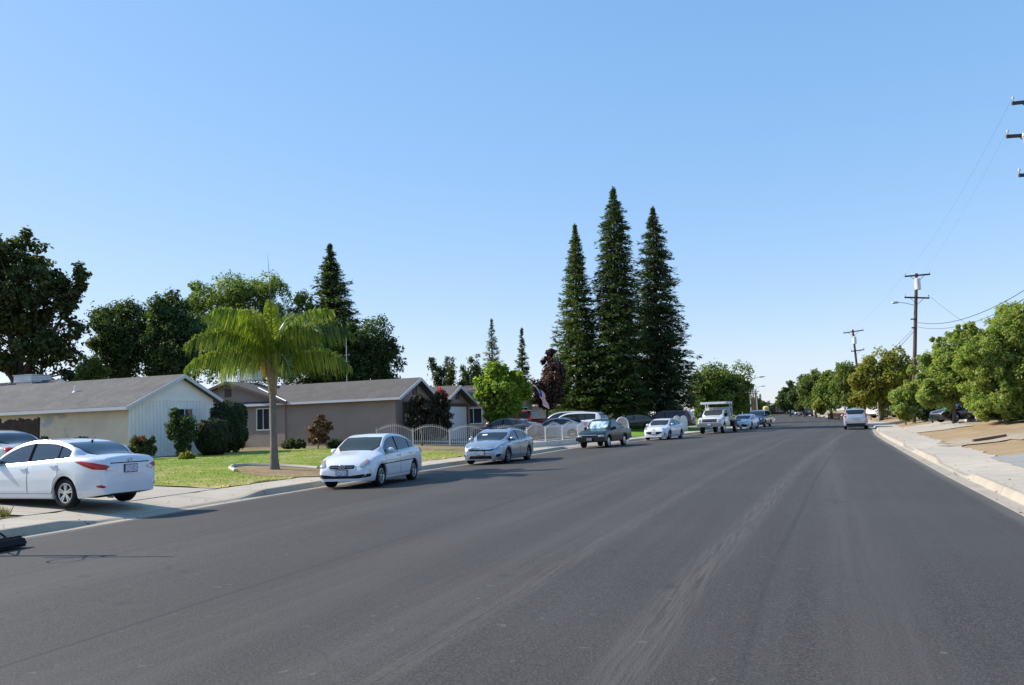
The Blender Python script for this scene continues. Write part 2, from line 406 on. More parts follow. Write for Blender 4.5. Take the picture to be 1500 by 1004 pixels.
# road
Ys = list(np.arange(-40, 60, 1.0)) + list(np.arange(60, 240.1, 2.5))
rows = []; uvs = []
for Y in Ys:
    l, r = XL(Y), XR(Y); fr = np.linspace(0, 1, 15)
    rows.append([(l + (r - l) * f, Y, road_z(l + (r - l) * f, Y)) for f in fr]); uvs.append([(f, Y) for f in fr])
grid_sheet('road', rows, M['asphalt'], uvs)
# kerbs with gutters, pavements, yards
KY = sorted(set([round(v, 2) for v in np.arange(-39, 75, 0.45)] + [round(v, 2) for v in np.arange(75, 239, 2.0)]))
for sd in 'LR':
    rows = []; uvs = []
    for Y in KY:
        k = dropf(sd, Y); z0 = zr(Y); top = z0 + 0.035 + k * 0.115
        ds = [(-0.02, z0 - .04), (0.0, z0 + .006), (0.28, z0 + 0.004), (0.30, z0 + 0.012), (0.36, top - 0.02 * k), (0.385, top), (0.46, top + .002), (0.462, top - .08)]
        rows.append([(*side(sd, Y, d), z) for d, z in ds]); uvs.append([(d, Y) for d, z in ds])
    k_ = grid_sheet('kerb', rows, M['kerb'], uvs)
    k_.data.polygons.foreach_set('use_smooth', [False] * len(k_.data.polygons))
    rows = []; uvs = []
    W_ = 1.9 if sd == 'L' else 2.0
    for Y in KY:
        ds = [0.455, 0.8, 1.2, 1.6, W_]
        jw = .10 * math.sin(Y * 2.1) * math.sin(Y * .83) + .06 * math.sin(Y * 5.7); rows.append([yp(sd, Y, d + (jw if i == 4 else 0), 0.004) for i, d in enumerate(ds)]); uvs.append([(d, Y) for d in ds])
    grid_sheet('pavement', rows, M['walk'], uvs)
    ds = [1.4, 1.9, 3.0, 4.0, 4.5, 6, 7.5, 9.5, 12, 16, 24, 36, 60, 100, 160]
    ds = sorted(set(ds + [2.4, 3.5, 5.2, 6.7, 8.5, 10.7, 14])) if sd == 'R' else ds
    rows = [[yp(sd, Y, d, -0.02) for d in ds] for Y in KY[::2]]
    grid_sheet('yard', rows, M['drygrass'] if sd == 'L' else M['dirt'])

def patch_sheet(name, sd, Ya, Yb, da, db, mat, up=0.012, step=0.5, jag=0.0, kind='structure', seed=1):
    ny = max(2, int((Yb - Ya) / step) + 1); nd = max(2, int((db - da) / 0.5) + 1); rr = random.Random(seed)
    ya = np.linspace(Ya, Yb, ny); dd = np.unique(np.concatenate([np.linspace(da, db, nd), [k for k, _ in KNL + KNR if da < k < db]]))
    rows = []; uvs = []
    for i, Y in enumerate(ya):
        j0 = rr.uniform(-jag, jag)
        rows.append([yp(sd, Y + (rr.uniform(-jag, jag) if (i in (0, ny - 1)) else 0), d + (j0 if d == dd[0] else 0), up) for d in dd]); uvs.append([(d, Y) for d in dd])
    return grid_sheet(name, rows, mat, uvs, kind)
# left side
patch_sheet('driveway', 'L', 16.6, 22.6, 1.86, 19.5, M['drive'], 0.013)
patch_sheet('driveway', 'L', 49.4, 63.4, 1.86, 17, M['greydrive'], 0.013)
patch_sheet('driveway', 'L', 84, 89, 1.86, 12, M['greydrive'], 0.013)
patch_sheet('lawn', 'L', 22.75, 41.6, 1.88, 14.5, M['lawn'], 0.02, jag=0.13, step=0.3, seed=2)
patch_sheet('lawn', 'L', 8.0, 16.3, 1.88, 15, M['lawn'], 0.02, jag=0.06, seed=3)
patch_sheet('lawn', 'L', 63.6, 83.5, 1.95, 14, M['lawn_green'], 0.02, jag=0.05, seed=4)
patch_sheet('lawn', 'L', 90, 111, 1.95, 14, M['lawn_green'], 0.02, jag=0.05, seed=5)
# right side
patch_sheet('driveway', 'R', 20.0, 26.0, 1.7, 16, M['greydrive'], 0.013, jag=.05)
patch_sheet('dirt_drive', 'R', 33.4, 38.2, 1.7, 15, M['paledirt'], 0.016, jag=0.35, seed=8)
patch_sheet('driveway', 'R', 50.5, 63.5, 1.96, 5.0, M['drive'], 0.013)
patch_sheet('driveway', 'R', 58.5, 62.5, 5.0, 16, M['greydrive'], 0.013)
# cross street and verge beyond the bend
rows = [[(x, y, 1.10 + 0.004 * (y - 240)) for x in (-80, 40, 90, 200)] for y in (239.5, 249)]
grid_sheet('cross_road', rows, simple('far asphalt', (0.07, 0.068, 0.066), 0.85, var=0.15))
rows = [[(x, y, 1.25 + 0.003 * (y - 249)) for x in (-150, 40, 90, 300)] for y in (249, 330, 420)]
grid_sheet('verge', rows, M['lawn'])
# ------------------------------------------------------------------ vehicles
def resample(pts, step):
    out = []
    n = len(pts)
    for i in range(n):
        a, b = Vector(pts[i]), Vector(pts[(i + 1) % n]); k = max(1, int(math.ceil((b - a).length / step)))
        for j in range(k): out.append(a.lerp(b, j / k))
    return out

class Car:
    def __init__(self, S, name, label, cat, loc, yaw, group, colour, detail=2, pitch=0.0):
        self.S = S; self.detail = detail
        L, W, H = S['L'], S['W'], S['H']
        self.root = empty(name, loc, yaw); self.root.rotation_euler = (0, pitch, yaw)
        tag(self.root, label, cat, group)
        self.colour = M[colour]
        self.top = pchip(*zip(*S['top'])); self.belt = pchip(*zip(*S['belt']))
        self.xf = L / 2 - S['fo']; self.xr = self.xf - S['wb']; self.R = S.get('R', 0.31)
        self.shell()
    # section half: list of (y, z) from the sill to the roof centre
    def plan(self, x):
        S = self.S; L = S['L']
        p = 1.0
        for d, a, k in ((L / 2 - x, S.get('na', 0.95), S.get('nk', 0.30)), (L / 2 + x, S.get('ta', 0.8), S.get('tk', 0.22))):
            d = max(d, 0)
            if d < a: p *= 1 - k * (1 - math.sqrt(max(0, 1 - (1 - d / a) ** 2)))
            if d < 0.05: p *= 1 - 0.035 * (1 - math.sqrt(max(0, 1 - (1 - d / 0.05) ** 2)))
        return p
    def low(self, x):
        S = self.S; L = S['L']; z = S.get('sill', 0.20)
        dn, dt = L / 2 - x, L / 2 + x
        if dn < 0.5: z += S.get('lip', 0.02) * (1 - dn / 0.5)
        if dt < 0.6: z += S.get('tlip', 0.08) * (1 - dt / 0.6)
        Ra = self.R + S.get('gap', 0.055)
        for xw in (self.xf, self.xr):
            dx = abs(x - xw)
            if dx < Ra: z = max(z, self.R + math.sqrt(Ra * Ra - dx * dx) - 0.01)
        return z
    def section(self, x):
        S = self.S; w = S['W'] / 2 * self.plan(x); zt = self.top(x); zb = min(self.belt(x), zt - 0.012); zl = self.low(x)
        bed = S.get('bed')
        h = zt - zb; g = min(1.0, max(0.0, (h - 0.07) / 0.16)); g = g * g * (3 - 2 * g)
        zm = S.get('zmid', 0.56)
        ar = min(1.0, max(0.0, (zl - S.get('sill', .2) - .10) / .10)); ya, yb = .90 + .09 * ar, .945 + .05 * ar
        low = [(w * ya, zl), (w * yb, zl + .03 - .015 * ar), (w * (.985 + .01 * ar), max(zl + .05, .36)), (w, max(zl + .07, zm)), (w * .992, max(zl + .085, zb - .17)), (w * .975, max(zl + .10, zb - .07)), (w * .95, max(zl + .11, zb - .018)), (w * .925, max(zl + .115, zb))]
        zz = [p[1] for p in low]
        for k in range(6, 0, -1): zz[k] = min(zz[k], zz[k + 1] - .008)
        for k in range(1, 8): zz[k] = max(zz[k], zz[k - 1] + .004)
        low = [(p[0], z) for p, z in zip(low, zz)]
        zb_ = low[-1][1]; zt = max(zt, zb_ + .005)
        if bed and bed[0] <= x <= bed[1]:
            zf = bed[2]; i = w * .925
            up = [(i - .005, zb_ + .004), (i - .05, zb_ + .004), (i - .06, zb_ - .02), (i - .07, zf + .02), (i - .09, zf), (i * .5, zf), (0, zf)]
            return low + up
        tum = S.get('tum', 0.36); wt0 = w * .905
        yr = wt0 - tum * max(0.0, (zt - zb_ - .06)); c = S.get('rr', .05)
        yr = max(yr, 0.15)
        gh = [(wt0, zb_ + .012), (wt0 - (wt0 - yr) * .5, zb_ + (zt - c - zb_) * .52 + .006), (yr, zt - c - .012), (yr - .028, zt - c * .55), (yr - .10, zt - c * .28), (yr * .5, zt - .008), (0, zt)]
        hd = []
        for k in (.9, .78, .64, .52, .40, .22, 0):
            y = w * .925 * k; hd.append((y, zb_ + (zt - zb_) * (1 - k ** 2.4)))
        up = [(a[0] * g + b[0] * (1 - g), a[1] * g + b[1] * (1 - g)) for a, b in zip(gh, hd)]
        return low + up
    def stations(self):
        S = self.S; L = S['L']; st = 0.04 if self.detail >= 2 else 0.09
        x0 = S.get('x0', -L / 2)
        xs = list(np.arange(x0, L / 2, st)) + [L / 2]
        for d in (.006, .015, .03): xs += [L / 2 - d, x0 + d]
        Ra = self.R + S.get('gap', .055)
        for xw in (self.xf, self.xr):
            for k in (-1, -.985, -.95, .95, .985, 1): xs.append(xw + Ra * k)
        xs = [x for x in xs if x >= x0]
        if S.get('bed'):
            a, b, _ = S['bed']; xs = [x for x in xs if min(abs(x - a), abs(x - b)) > .012] + [a - .004, a, b, b + .004]
        return sorted(set(round(x, 4) for x in xs))
    def shell(self):
        xs = self.stations(); mb = MB(); rings = []
        for x in xs:
            h = self.section(x); ring = [(x, y, z) for y, z in h] + [(x, -y, z) for y, z in h[-2::-1]]
            # lip turned inwards
            (y0, z0) = h[0]
            ring = [(x, y0 - .05, z0 + .01)] + ring + [(x, -y0 + .05, z0 + .01)]
            rings.append(ring)
        n = len(rings[0]); vs = [p for r in rings for p in r]; fs = []
        for i in range(len(rings) - 1):
            for j in range(n - 1): fs.append((i * n + j, i * n + j + 1, (i + 1) * n + j + 1, (i + 1) * n + j))
        fs.append(tuple(range(n))[::-1]); fs.append(tuple(range((len(rings) - 1) * n, len(rings) * n)))
        mb.add(vs, fs)
        self.body = mb.build('body', self.colour, self.root, smooth=True, angle=rad(38))
        self.bvh = BVHTree.FromPolygons([Vector(v) for v in vs], fs)
        # underside: closes the floor, dark
        ub = MB(); S = self.S; L = S['L']; rings = []
        for x in xs[2:-2]:
            z = self.low(x) + .008; y = S['W'] / 2 * self.plan(x) * .90 - .045
            rings.append([(x, y, z), (x, -y, z)])
        vs = [p for r in rings for p in r]; fs = [(2 * i, 2 * i + 1, 2 * i + 3, 2 * i + 2) for i in range(len(rings) - 1)]
        ub.add(vs, fs)
        zf = S.get('sill', .2) - .015
        ub.box((0, 0, (zf + .72) / 2 - .0), (L * .78, S['W'] * .52, .60 - zf + .1))
        ub.build('underbody', M['under'], self.root)
    def snap(self, p, d, off):
        p = Vector(p); d = Vector(d).normalized(); hit = self.bvh.ray_cast(p - d * 2.0, d, 4.0)
        if hit[0] is None:
            q, nrm, _, _ = self.bvh.find_nearest(p)
            return q + nrm * (off if nrm.dot(d) < 0 else -off)
        q, nrm = hit[0], hit[1]
        if nrm.dot(d) > 0: nrm = -nrm
        return q + nrm * off
    def patch(self, pts, d, mat, name, off=.004, parent=None, bulge=0.0, step=.07, smooth=True, rim=.006):
        out = resample(pts, step); c = sum(out, Vector()) / len(out); n = len(out)
        far = max((p - c).length for p in out); nk = max(4, min(14, int(far / .055))); ks = [1 - i / nk for i in range(nk)]; vs = []; fs = []
        for k in ks:
            for p in out: vs.append(self.snap(c.lerp(p, k), d, off + bulge * (1 - k * k)))
        vs.append(self.snap(c, d, off + bulge))
        for r in range(len(ks) - 1):
            for i in range(n):
                j = (i + 1) % n; fs.append((r * n + i, r * n + j, (r + 1) * n + j, (r + 1) * n + i))
        for i in range(n): fs.append(((len(ks) - 1) * n + i, (len(ks) - 1) * n + (i + 1) % n, len(ks) * n))
        # an edge that goes back into the body, so the piece has thickness
        e0 = len(vs)
        for i in range(n): vs.append(vs[i] + Vector(d).normalized() * (off + rim))
        for i in range(n): fs.append((i, (i + 1) % n, e0 + (i + 1) % n, e0 + i))
        return MB().add(vs, fs).build(name, mat, parent or self.root, smooth=smooth, angle=rad(50))
    def both(self, pts, d, mat, name, **kw):
        self.patch(pts, d, mat, name, **kw)
        return self.patch([(x, -y, z) for x, y, z in pts], (d[0], -d[1], d[2]), mat, name, **kw)
    def side_poly(self, xa, xb, zlo, gap, n=9):
        """window outline in side view between xa and xb, under the roof edge"""
        lo = [(x, 1.0, self.belt(x) + zlo) for x in np.linspace(xa, xb, 4)]
        hi = []
        for x in np.linspace(xb, xa, n):
            z = self.top(x) - gap; zl = self.belt(x) + zlo
            hi.append((x, 1.0, max(z, zl + .012)))
        return lo + hi
    def windows(self, segs, glass='glass', zlo=.03, gap=.095, pillars=()):
        for a, b in segs: self.both(self.side_poly(a, b, zlo, gap), (0, -1, 0), M[glass], 'side_window', off=.004)
        for a, b in pillars: self.both(self.side_poly(a, b, zlo, gap), (0, -1, 0), M['seam'], 'pillar_trim', off=.003)
    def screen(self, xc, xh, name, glass='glass', inset=.07, dz=(0.03, -.05), front=True):
        """windscreen or rear window: xc at its foot, xh at its head"""
        zc, zh = self.top(xc) + dz[0] * 0, self.top(xh)
        def yw(x, k):
            h = self.section(x); return max(h[10][0] - k, .2)
        s = 1 if front else -1
        m = [xc + (xh - xc) * t for t in (0, .33, .66, 1)]
        L_ = [(x, yw(x, inset), self.top(x)) for x in m]
        pts = L_ + [(x, -y, z) for x, y, z in L_[::-1]]
        t = Vector((xh - xc, 0, zh - zc)).normalized(); nrm = Vector((-t.z, 0, t.x))
        if nrm.z < 0: nrm = -nrm
        self.patch(pts, -nrm, M['dark'], 'window_seal', off=.003)
        c = Vector((sum(p[0] for p in pts) / 8, 0, sum(p[2] for p in pts) / 8))
        pts2 = [c + (Vector(p) - c) * .955 for p in pts]
        return self.patch(pts2, -nrm, M[glass], name, off=.006)
    def wheels(self, style='spokes', n=5, rimmat='rim', half=.205):
        S = self.S; R = self.R
        for xw in (self.xf, self.xr):
            for s in (1, -1):
                y = s * (S['W'] / 2 - .012 - half / 2 - S.get('wy', .015))
                wh = MB(); o = (xw, y, R)
                def lathe(mb, prof, seg=28):
                    vs = []; fs = []
                    for i in range(seg):
                        t = 2 * math.pi * i / seg
                        for r, yy in prof: vs.append((r * math.cos(t), s * yy, r * math.sin(t)))
                    k = len(prof)
                    for i in range(seg):
                        i2 = (i + 1) % seg
                        for j in range(k - 1): fs.append((i * k + j, i * k + j + 1, i2 * k + j + 1, i2 * k + j))
                    mb.add(vs, fs)
                h = half / 2; rr = R * .66
                lathe(wh, [(.001, h - .05), (rr, h - .055), (rr + .005, -h + .02), (.001, -h + .03)])
                wheel = wh.build('wheel', M['dark'], self.root, smooth=True, angle=rad(40)); wheel.location = o
                ty = MB(); lathe(ty, [(rr, h - .02), (rr + .02, h - .004), (R * .86, h), (R * .95, h - .012), (R - .002, h - .035), (R, 0), (R - .002, -h + .035), (R * .95, -h + .012), (R * .86, -h), (rr, -h + .02)])
                ty.build('tyre', M['tyre'], wheel, smooth=True, angle=rad(50))
                rm = MB(); lathe(rm, [(rr + .002, h - .018), (rr - .012, h - .014), (rr - .025, h - .04)], 28)
                if style == 'disc':
                    lathe(rm, [(rr - .02, h - .03), (rr * .55, h - .012), (rr * .2, h - .006), (.001, h - .004)])
                else:
                    lathe(rm, [(R * .16, h - .05), (R * .15, h - .02), (.001, h - .018)], 16)
                    for k in range(n):
                        t = 2 * math.pi * k / n + .3; ct, st_ = math.cos(t), math.sin(t); wd = .034 if n <= 6 else .02
                        def P(r, u, yy): return (r * ct - u * st_, s * yy, r * st_ + u * ct)
                        a, b = R * .1, rr - .012
                        for sp in ((-1, 1) if style == 'double' else (0,)):
                            of = sp * .022
                            vs = [P(a, of * .4 - wd / 2, h - .022), P(a, of * .4 + wd / 2, h - .022), P(b, of * 1.5 + wd / 2, h - .02), P(b, of * 1.5 - wd / 2, h - .02)]
                            vs += [P(a, of * .4 - wd / 2, h - .055), P(a, of * .4 + wd / 2, h - .055), P(b, of * 1.5 + wd / 2, h - .05), P(b, of * 1.5 - wd / 2, h - .05)]
                            rm.add(vs, [(0, 1, 2, 3), (0, 4, 5, 1), (1, 5, 6, 2), (2, 6, 7, 3), (3, 7, 4, 0)])
                rm.build('rim', M[rimmat], wheel, smooth=True, angle=rad(35))
    def doors(self, segs, zlo=.30, handle_z=None, colour=None):
        """segs: (xa, xb, cut_a) door outlines in side view below the windows"""
        for a, b in segs:
            zl = zlo
            def outline(sh):
                xa, xb = a + sh, b - sh; p = []
                for x in np.linspace(xa, xb, 26): p.append((x, 1.0, max(zl + sh, self.low(x) + .07 + sh)))
                for x in np.linspace(xb, xa, 5): p.append((x, 1.0, self.belt(x) + .012 - sh))
                return p
            self.both(outline(0), (0, -1, 0), M['seam'], 'door_gap', off=.0015)
            for s in (1, -1):
                pts = [(x, s * y, z) for x, y, z in outline(.008)]
                d = self.patch(pts, (0, -s, 0), self.colour, 'door', off=.0035)
                hz = (handle_z or self.belt((a + b) / 2) - .10); hx = a + .13
                q = self.snap((hx, s, hz), (0, -s, 0), .018)
                MB().box(q, (.19, .03, .032)).build('handle', colour or self.colour, d)
    def mirrors(self, x, z, colour=None, size=(.10, .19, .13)):
        for s in (1, -1):
            q = self.snap((x, s, z), (0, -s, 0), .0)
            mb = MB(); vs = []; fs = []; c = q + Vector((-.02, s * (.10 + .02), .02))
            n, m = 10, 7
            for i in range(m + 1):
                ph = math.pi * i / m
                for k in range(n):
                    t = 2 * math.pi * k / n
                    vs.append(c + Vector((size[0] * math.sin(ph) * math.cos(t) * (.9 if math.cos(t) < 0 else 1), size[1] / 2 * 1.25 * math.cos(ph), size[2] / 2 * 1.2 * math.sin(ph) * math.sin(t))))
            for i in range(m):
                for k in range(n): fs.append((i * n + k, i * n + (k + 1) % n, (i + 1) * n + (k + 1) % n, (i + 1) * n + k))
            mb.add(vs, fs); mb.tube([q + Vector((0, -s * .03, -.03)), c + Vector((0, 0, -.02))], [.04, .03], 6)
            mb.build('mirror', colour or self.colour, self.root, smooth=True)
    def plate(self, front=True, z=.45, y=0.0, w=.31, tilt=0):
        d = (-1, 0, 0) if front else (1, 0, 0); s = 1 if front else -1
        q = self.snap((s * 3, y, z), d, .0); sx = .012
        f = MB().box(q + Vector((s * .012, 0, 0)), (.03, w + .03, .175)).build('licence_plate', M['plateframe'], self.root)
        MB().box(q + Vector((s * .029, 0, 0)), (.006, w, .15)).build('plate_face', M['plate'], f)
    def fpatch(self, yz, mat, name, front=True, both=False, yaw=0.0, **kw):
        """outline in (y, z) seen from the front or the rear; yaw turns the casting direction outwards"""
        s = 1 if front else -1
        pts = [(s * 1.6, y, z) for y, z in yz]
        def go(sign):
            d = Vector((-s * math.cos(yaw), -sign * math.sin(yaw), 0))
            P = []
            for y, z in yz:
                base = Vector((s * (self.S['L'] / 2 - .1), sign * y, z))
                P.append(base)
            return self.patch(P, d, mat, name, **kw)
        o = go(1)
        if both: go(-1)
        return o
    def trim_strip(self, xa, xb, za, zb, th, mat, name, off=.008):
        pts = [(x, 1.0, za + (zb - za) * (x - xa) / (xb - xa) - th / 2) for x in np.linspace(xa, xb, 8)] + [(x, 1.0, za + (zb - za) * (x - xa) / (xb - xa) + th / 2) for x in np.linspace(xb, xa, 8)]
        self.both(pts, (0, -1, 0), mat, name, off=off)
    def emblem(self, z, r, front=True, slant=True, off=.02):
        s = 1 if front else -1
        q = self.snap((s * 3, 0, z), (-s, 0, 0), off); mb = MB()
        pts = [q + Vector((0, r * 1.6 * math.cos(t), r * math.sin(t))) for t in np.linspace(0, 2 * math.pi, 17)]
        mb.tube(pts, r * .16, 5)
        for a in (-1, 1): mb.tube([q + Vector((0, a * r * .62 - s * .2 * r, -r * .7)), q + Vector((0, a * r * .62 + s * .2 * r, r * .7))], r * .15, 5)
        mb.tube([q + Vector((0, -r * .6, 0)), q + Vector((0, r * .6, 0))], r * .13, 5)
        mb.build('emblem', M['chrome'], self.root, smooth=True)

SPEC = {}
SPEC['accent'] = dict(L=4.28, W=1.70, H=1.47, wb=2.5, fo=.83, R=.305, gap=.05, sill=.19, zmid=.58, tum=.40,
    top=[(-2.14, .62), (-2.12, .92), (-2.06, 1.02), (-1.85, 1.06), (-1.58, 1.09), (-1.0, 1.36), (-.45, 1.46), (.0, 1.475), (.3, 1.455), (.55, 1.39), (1.20, 1.03), (1.36, .985), (1.75, .90), (2.02, .75), (2.11, .655), (2.14, .55)],
    belt=[(-2.14, .58), (-2.06, .93), (-1.6, 1.0), (-1.0, .985), (0, .94), (1.0, .91), (1.4, .885), (1.8, .77), (2.05, .63), (2.14, .50)])
SPEC['accent2'] = dict(L=4.37, W=1.70, H=1.45, wb=2.57, fo=.83, R=.315, gap=.05, sill=.19, zmid=.60, tum=.42, tk=.26,
    top=[(-2.185, .66), (-2.17, .93), (-2.11, 1.045), (-1.95, 1.075), (-1.72, 1.10), (-1.1, 1.345), (-.6, 1.44), (-.1, 1.455), (.25, 1.42), (.6, 1.32), (1.25, .99), (1.45, .95), (1.85, .83), (2.1, .70), (2.17, .60), (2.185, .52)],
    belt=[(-2.185, .6), (-2.12, .96), (-1.75, 1.03), (-1.0, 1.0), (0, .945), (1.0, .90), (1.4, .87), (1.85, .75), (2.1, .62), (2.185, .48)])
SPEC['civic'] = dict(L=4.63, W=1.80, H=1.415, wb=2.7, fo=.90, R=.32, gap=.045, sill=.17, zmid=.58, tum=.44, nk=.34, na=1.05,
    top=[(-2.315, .70), (-2.29, .98), (-2.2, 1.06), (-1.95, 1.085), (-1.7, 1.12), (-1.0, 1.34), (-.45, 1.41), (.0, 1.415), (.35, 1.38), (.7, 1.27), (1.38, .97), (1.55, .945), (1.95, .87), (2.2, .77), (2.29, .69), (2.315, .60)],
    belt=[(-2.315, .62), (-2.25, .98), (-1.8, 1.02), (-1.0, .97), (0, .925), (1.0, .90), (1.5, .87), (1.95, .78), (2.2, .66), (2.315, .54)])
SPEC['mazda'] = dict(L=4.58, W=1.755, H=1.47, wb=2.64, fo=.93, R=.32, gap=.05, sill=.18, zmid=.60, tum=.40, nk=.36, na=1.05,
    top=[(-2.29, .66), (-2.26, .98), (-2.15, 1.07), (-1.9, 1.10), (-1.65, 1.13), (-1.0, 1.38), (-.45, 1.465), (.0, 1.47), (.3, 1.44), (.6, 1.36), (1.3, 1.02), (1.5, .98), (1.9, .89), (2.15, .78), (2.26, .68), (2.29, .58)],
    belt=[(-2.29, .6), (-2.2, .97), (-1.7, 1.03), (-1.0, .99), (0, .95), (1.0, .92), (1.5, .88), (1.9, .79), (2.2, .66), (2.29, .52)])
SPEC['camry'] = dict(L=4.88, W=1.84, H=1.445, wb=2.82, fo=.98, R=.33, gap=.05, sill=.17, zmid=.60, tum=.42, nk=.34, na=1.05,
    top=[(-2.44, .70), (-2.41, 1.0), (-2.3, 1.07), (-2.05, 1.10), (-1.8, 1.13), (-1.1, 1.36), (-.5, 1.44), (.0, 1.445), (.35, 1.41), (.7, 1.30), (1.4, .99), (1.6, .96), (2.05, .87), (2.3, .75), (2.41, .65), (2.44, .56)],
    belt=[(-2.44, .6), (-2.35, .98), (-1.9, 1.03), (-1.0, .98), (0, .93), (1.0, .90), (1.6, .87), (2.05, .78), (2.3, .66), (2.44, .52)])
SPEC['suv'] = dict(L=4.53, W=1.82, H=1.65, wb=2.62, fo=.92, R=.345, gap=.06, sill=.24, zmid=.68, tum=.26, rr=.06, tk=.14, ta=.5,
    top=[(-2.265, .78), (-2.25, 1.0), (-2.2, 1.13), (-2.03, 1.46), (-1.88, 1.575), (-1.5, 1.63), (-.8, 1.655), (.0, 1.65), (.4, 1.61), (.7, 1.50), (1.3, 1.12), (1.45, 1.08), (1.9, .99), (2.15, .87), (2.24, .76), (2.265, .62)],
    belt=[(-2.265, .72), (-2.2, 1.06), (-1.9, 1.11), (-1.0, 1.07), (0, 1.03), (1.0, 1.0), (1.45, .98), (1.9, .90), (2.15, .76), (2.265, .58)])
SPEC['bigsuv'] = dict(L=5.0, W=1.96, H=1.78, wb=2.9, fo=.95, R=.37, gap=.06, sill=.27, zmid=.72, tum=.25, rr=.07, tk=.14, ta=.5,
    top=[(-2.5, .85), (-2.48, 1.05), (-2.42, 1.2), (-2.2, 1.55), (-2.0, 1.70), (-1.5, 1.76), (-.8, 1.78), (.1, 1.77), (.55, 1.70), (.85, 1.58), (1.45, 1.2), (1.6, 1.16), (2.1, 1.08), (2.38, .96), (2.47, .82), (2.5, .66)],
    belt=[(-2.5, .8), (-2.42, 1.14), (-2.0, 1.18), (-1.0, 1.14), (0, 1.11), (1.0, 1.08), (1.6, 1.06), (2.1, .98), (2.38, .84), (2.5, .6)])
SPEC['smallpickup'] = dict(L=4.75, W=1.70, H=1.60, wb=2.65, fo=.86, R=.335, gap=.06, sill=.32, zmid=.68, tum=.30, nk=.16, na=.5, tk=.03, ta=.2, bed=(-2.33, -.42, .62), tlip=.10,
    top=[(-2.375, 1.0), (-2.2, 1.02), (-.6, 1.03), (-.42, 1.035), (-.40, 1.10), (-.36, 1.50), (-.25, 1.58), (.1, 1.605), (.4, 1.58), (.62, 1.50), (1.15, 1.07), (1.3, 1.03), (1.9, .95), (2.2, .88), (2.34, .80), (2.375, .70)],
    belt=[(-2.375, .99), (-.5, 1.02), (0, 1.02), (.8, 1.0), (1.3, .985), (1.9, .90), (2.2, .82), (2.375, .66)])
SPEC['bigpickup'] = dict(L=5.8, W=2.02, H=1.93, wb=3.6, fo=.95, R=.39, gap=.07, sill=.42, zmid=.85, tum=.24, nk=.16, na=.5, tk=.03, ta=.2, bed=(-2.86, -.95, .80), tlip=.12,
    top=[(-2.9, 1.26), (-2.2, 1.28), (-1.1, 1.29), (-.95, 1.30), (-.93, 1.4), (-.86, 1.83), (-.7, 1.90), (-.2, 1.93), (.4, 1.91), (.75, 1.83), (1.35, 1.36), (1.5, 1.31), (2.2, 1.24), (2.65, 1.16), (2.85, 1.05), (2.9, .9)],
    belt=[(-2.9, 1.25), (-1.0, 1.28), (0, 1.27), (1.0, 1.26), (1.5, 1.25), (2.2, 1.18), (2.65, 1.09), (2.9, .86)])
SPEC['truckcab'] = dict(L=6.2, x0=.30, W=2.02, H=2.02, wb=4.2, fo=.95, R=.42, gap=.08, sill=.52, zmid=.95, tum=.20, nk=.12, na=.4, tk=.02, ta=.2, tlip=.0,
    top=[(.30, 1.40), (.32, 1.6), (.36, 1.9), (.45, 1.97), (.8, 2.02), (1.15, 2.0), (1.4, 1.92), (1.95, 1.48), (2.1, 1.42), (2.6, 1.36), (2.9, 1.29), (3.05, 1.2), (3.1, 1.05)],
    belt=[(.30, 1.36), (1.0, 1.37), (1.9, 1.36), (2.1, 1.34), (2.6, 1.29), (2.9, 1.2), (3.1, 1.0)])
def heading(a_deg, toward=True):
    a = rad(a_deg); d = Vector((math.sin(a), math.cos(a), 0)); return -d if toward else d
def spot(axle, d, xf):
    """centre of a car whose axle centre stands at axle, heading d, axle xf metres ahead of the centre"""
    x, y = axle[0] - d.x * xf, axle[1] - d.y * xf
    return Vector((x, y, ground_at(x, y))), math.atan2(d.y, d.x)
KERB_GROUP = 'cars parked along the left kerb'
DRIVE_GROUP = 'vehicles parked in the fenced driveway'
FAR_GROUP = 'far cars parked along the right kerb'

def sedan_glass(c, f, r, q, ws, bl, glass='glass', wglass='glass', zlo=.03):
    c.windows([f, r] + ([q] if q else []), glass, zlo, .095, [(r[1] - .005, f[0] + .005)] + ([(q[1] - .005, r[0] + .005)] if q else []))
    c.screen(ws[0], ws[1], 'windscreen', wglass)
    c.screen(bl[0], bl[1], 'rear_window', glass, front=False)

# --- white sedan at the kerb, seen from the front
d = heading(14.3); loc, yaw = spot((-4.55, 24.25), d, SPEC['accent']['L'] / 2 - SPEC['accent']['fo'])
c = Car(SPEC['accent'], 'white_sedan', 'white four-door sedan at the kerb beside the palm tree, front facing the viewer', 'car', loc, yaw, KERB_GROUP, 'white_paint')
sedan_glass(c, (.04, .96), (-.90, -.05), (-1.26, -.96), (1.22, .58), (-1.60, -.92), 'glassblue', 'glasslight')
c.doors([(-.04, 1.06), (-.98, -.05)], .30)
c.mirrors(.80, .98)
c.wheels('spokes', 7, 'rim')
c.fpatch([(-.40, .575), (-.36, .53), (.36, .53), (.40, .575), (.40, .625), (.34, .655), (-.34, .655), (-.40, .625)], M['chrome'], 'grille_surround', off=.006)
c.fpatch([(-.37, .58), (-.34, .545), (.34, .545), (.37, .58), (.37, .62), (.33, .643), (-.33, .643), (-.37, .62)], M['dark'], 'grille', off=.012)
c.fpatch([(-.33, .588), (.33, .588), (.33, .60), (-.33, .60)], M['rimdark'], 'grille_slat', off=.018)
c.emblem(.60, .055)
c.fpatch([(-.74, .33), (-.5, .29), (.5, .29), (.74, .33), (.76, .40), (.70, .41), (.45, .355), (-.45, .355), (-.70, .41), (-.76, .40)], M['dark'], 'lower_grille', off=.006)
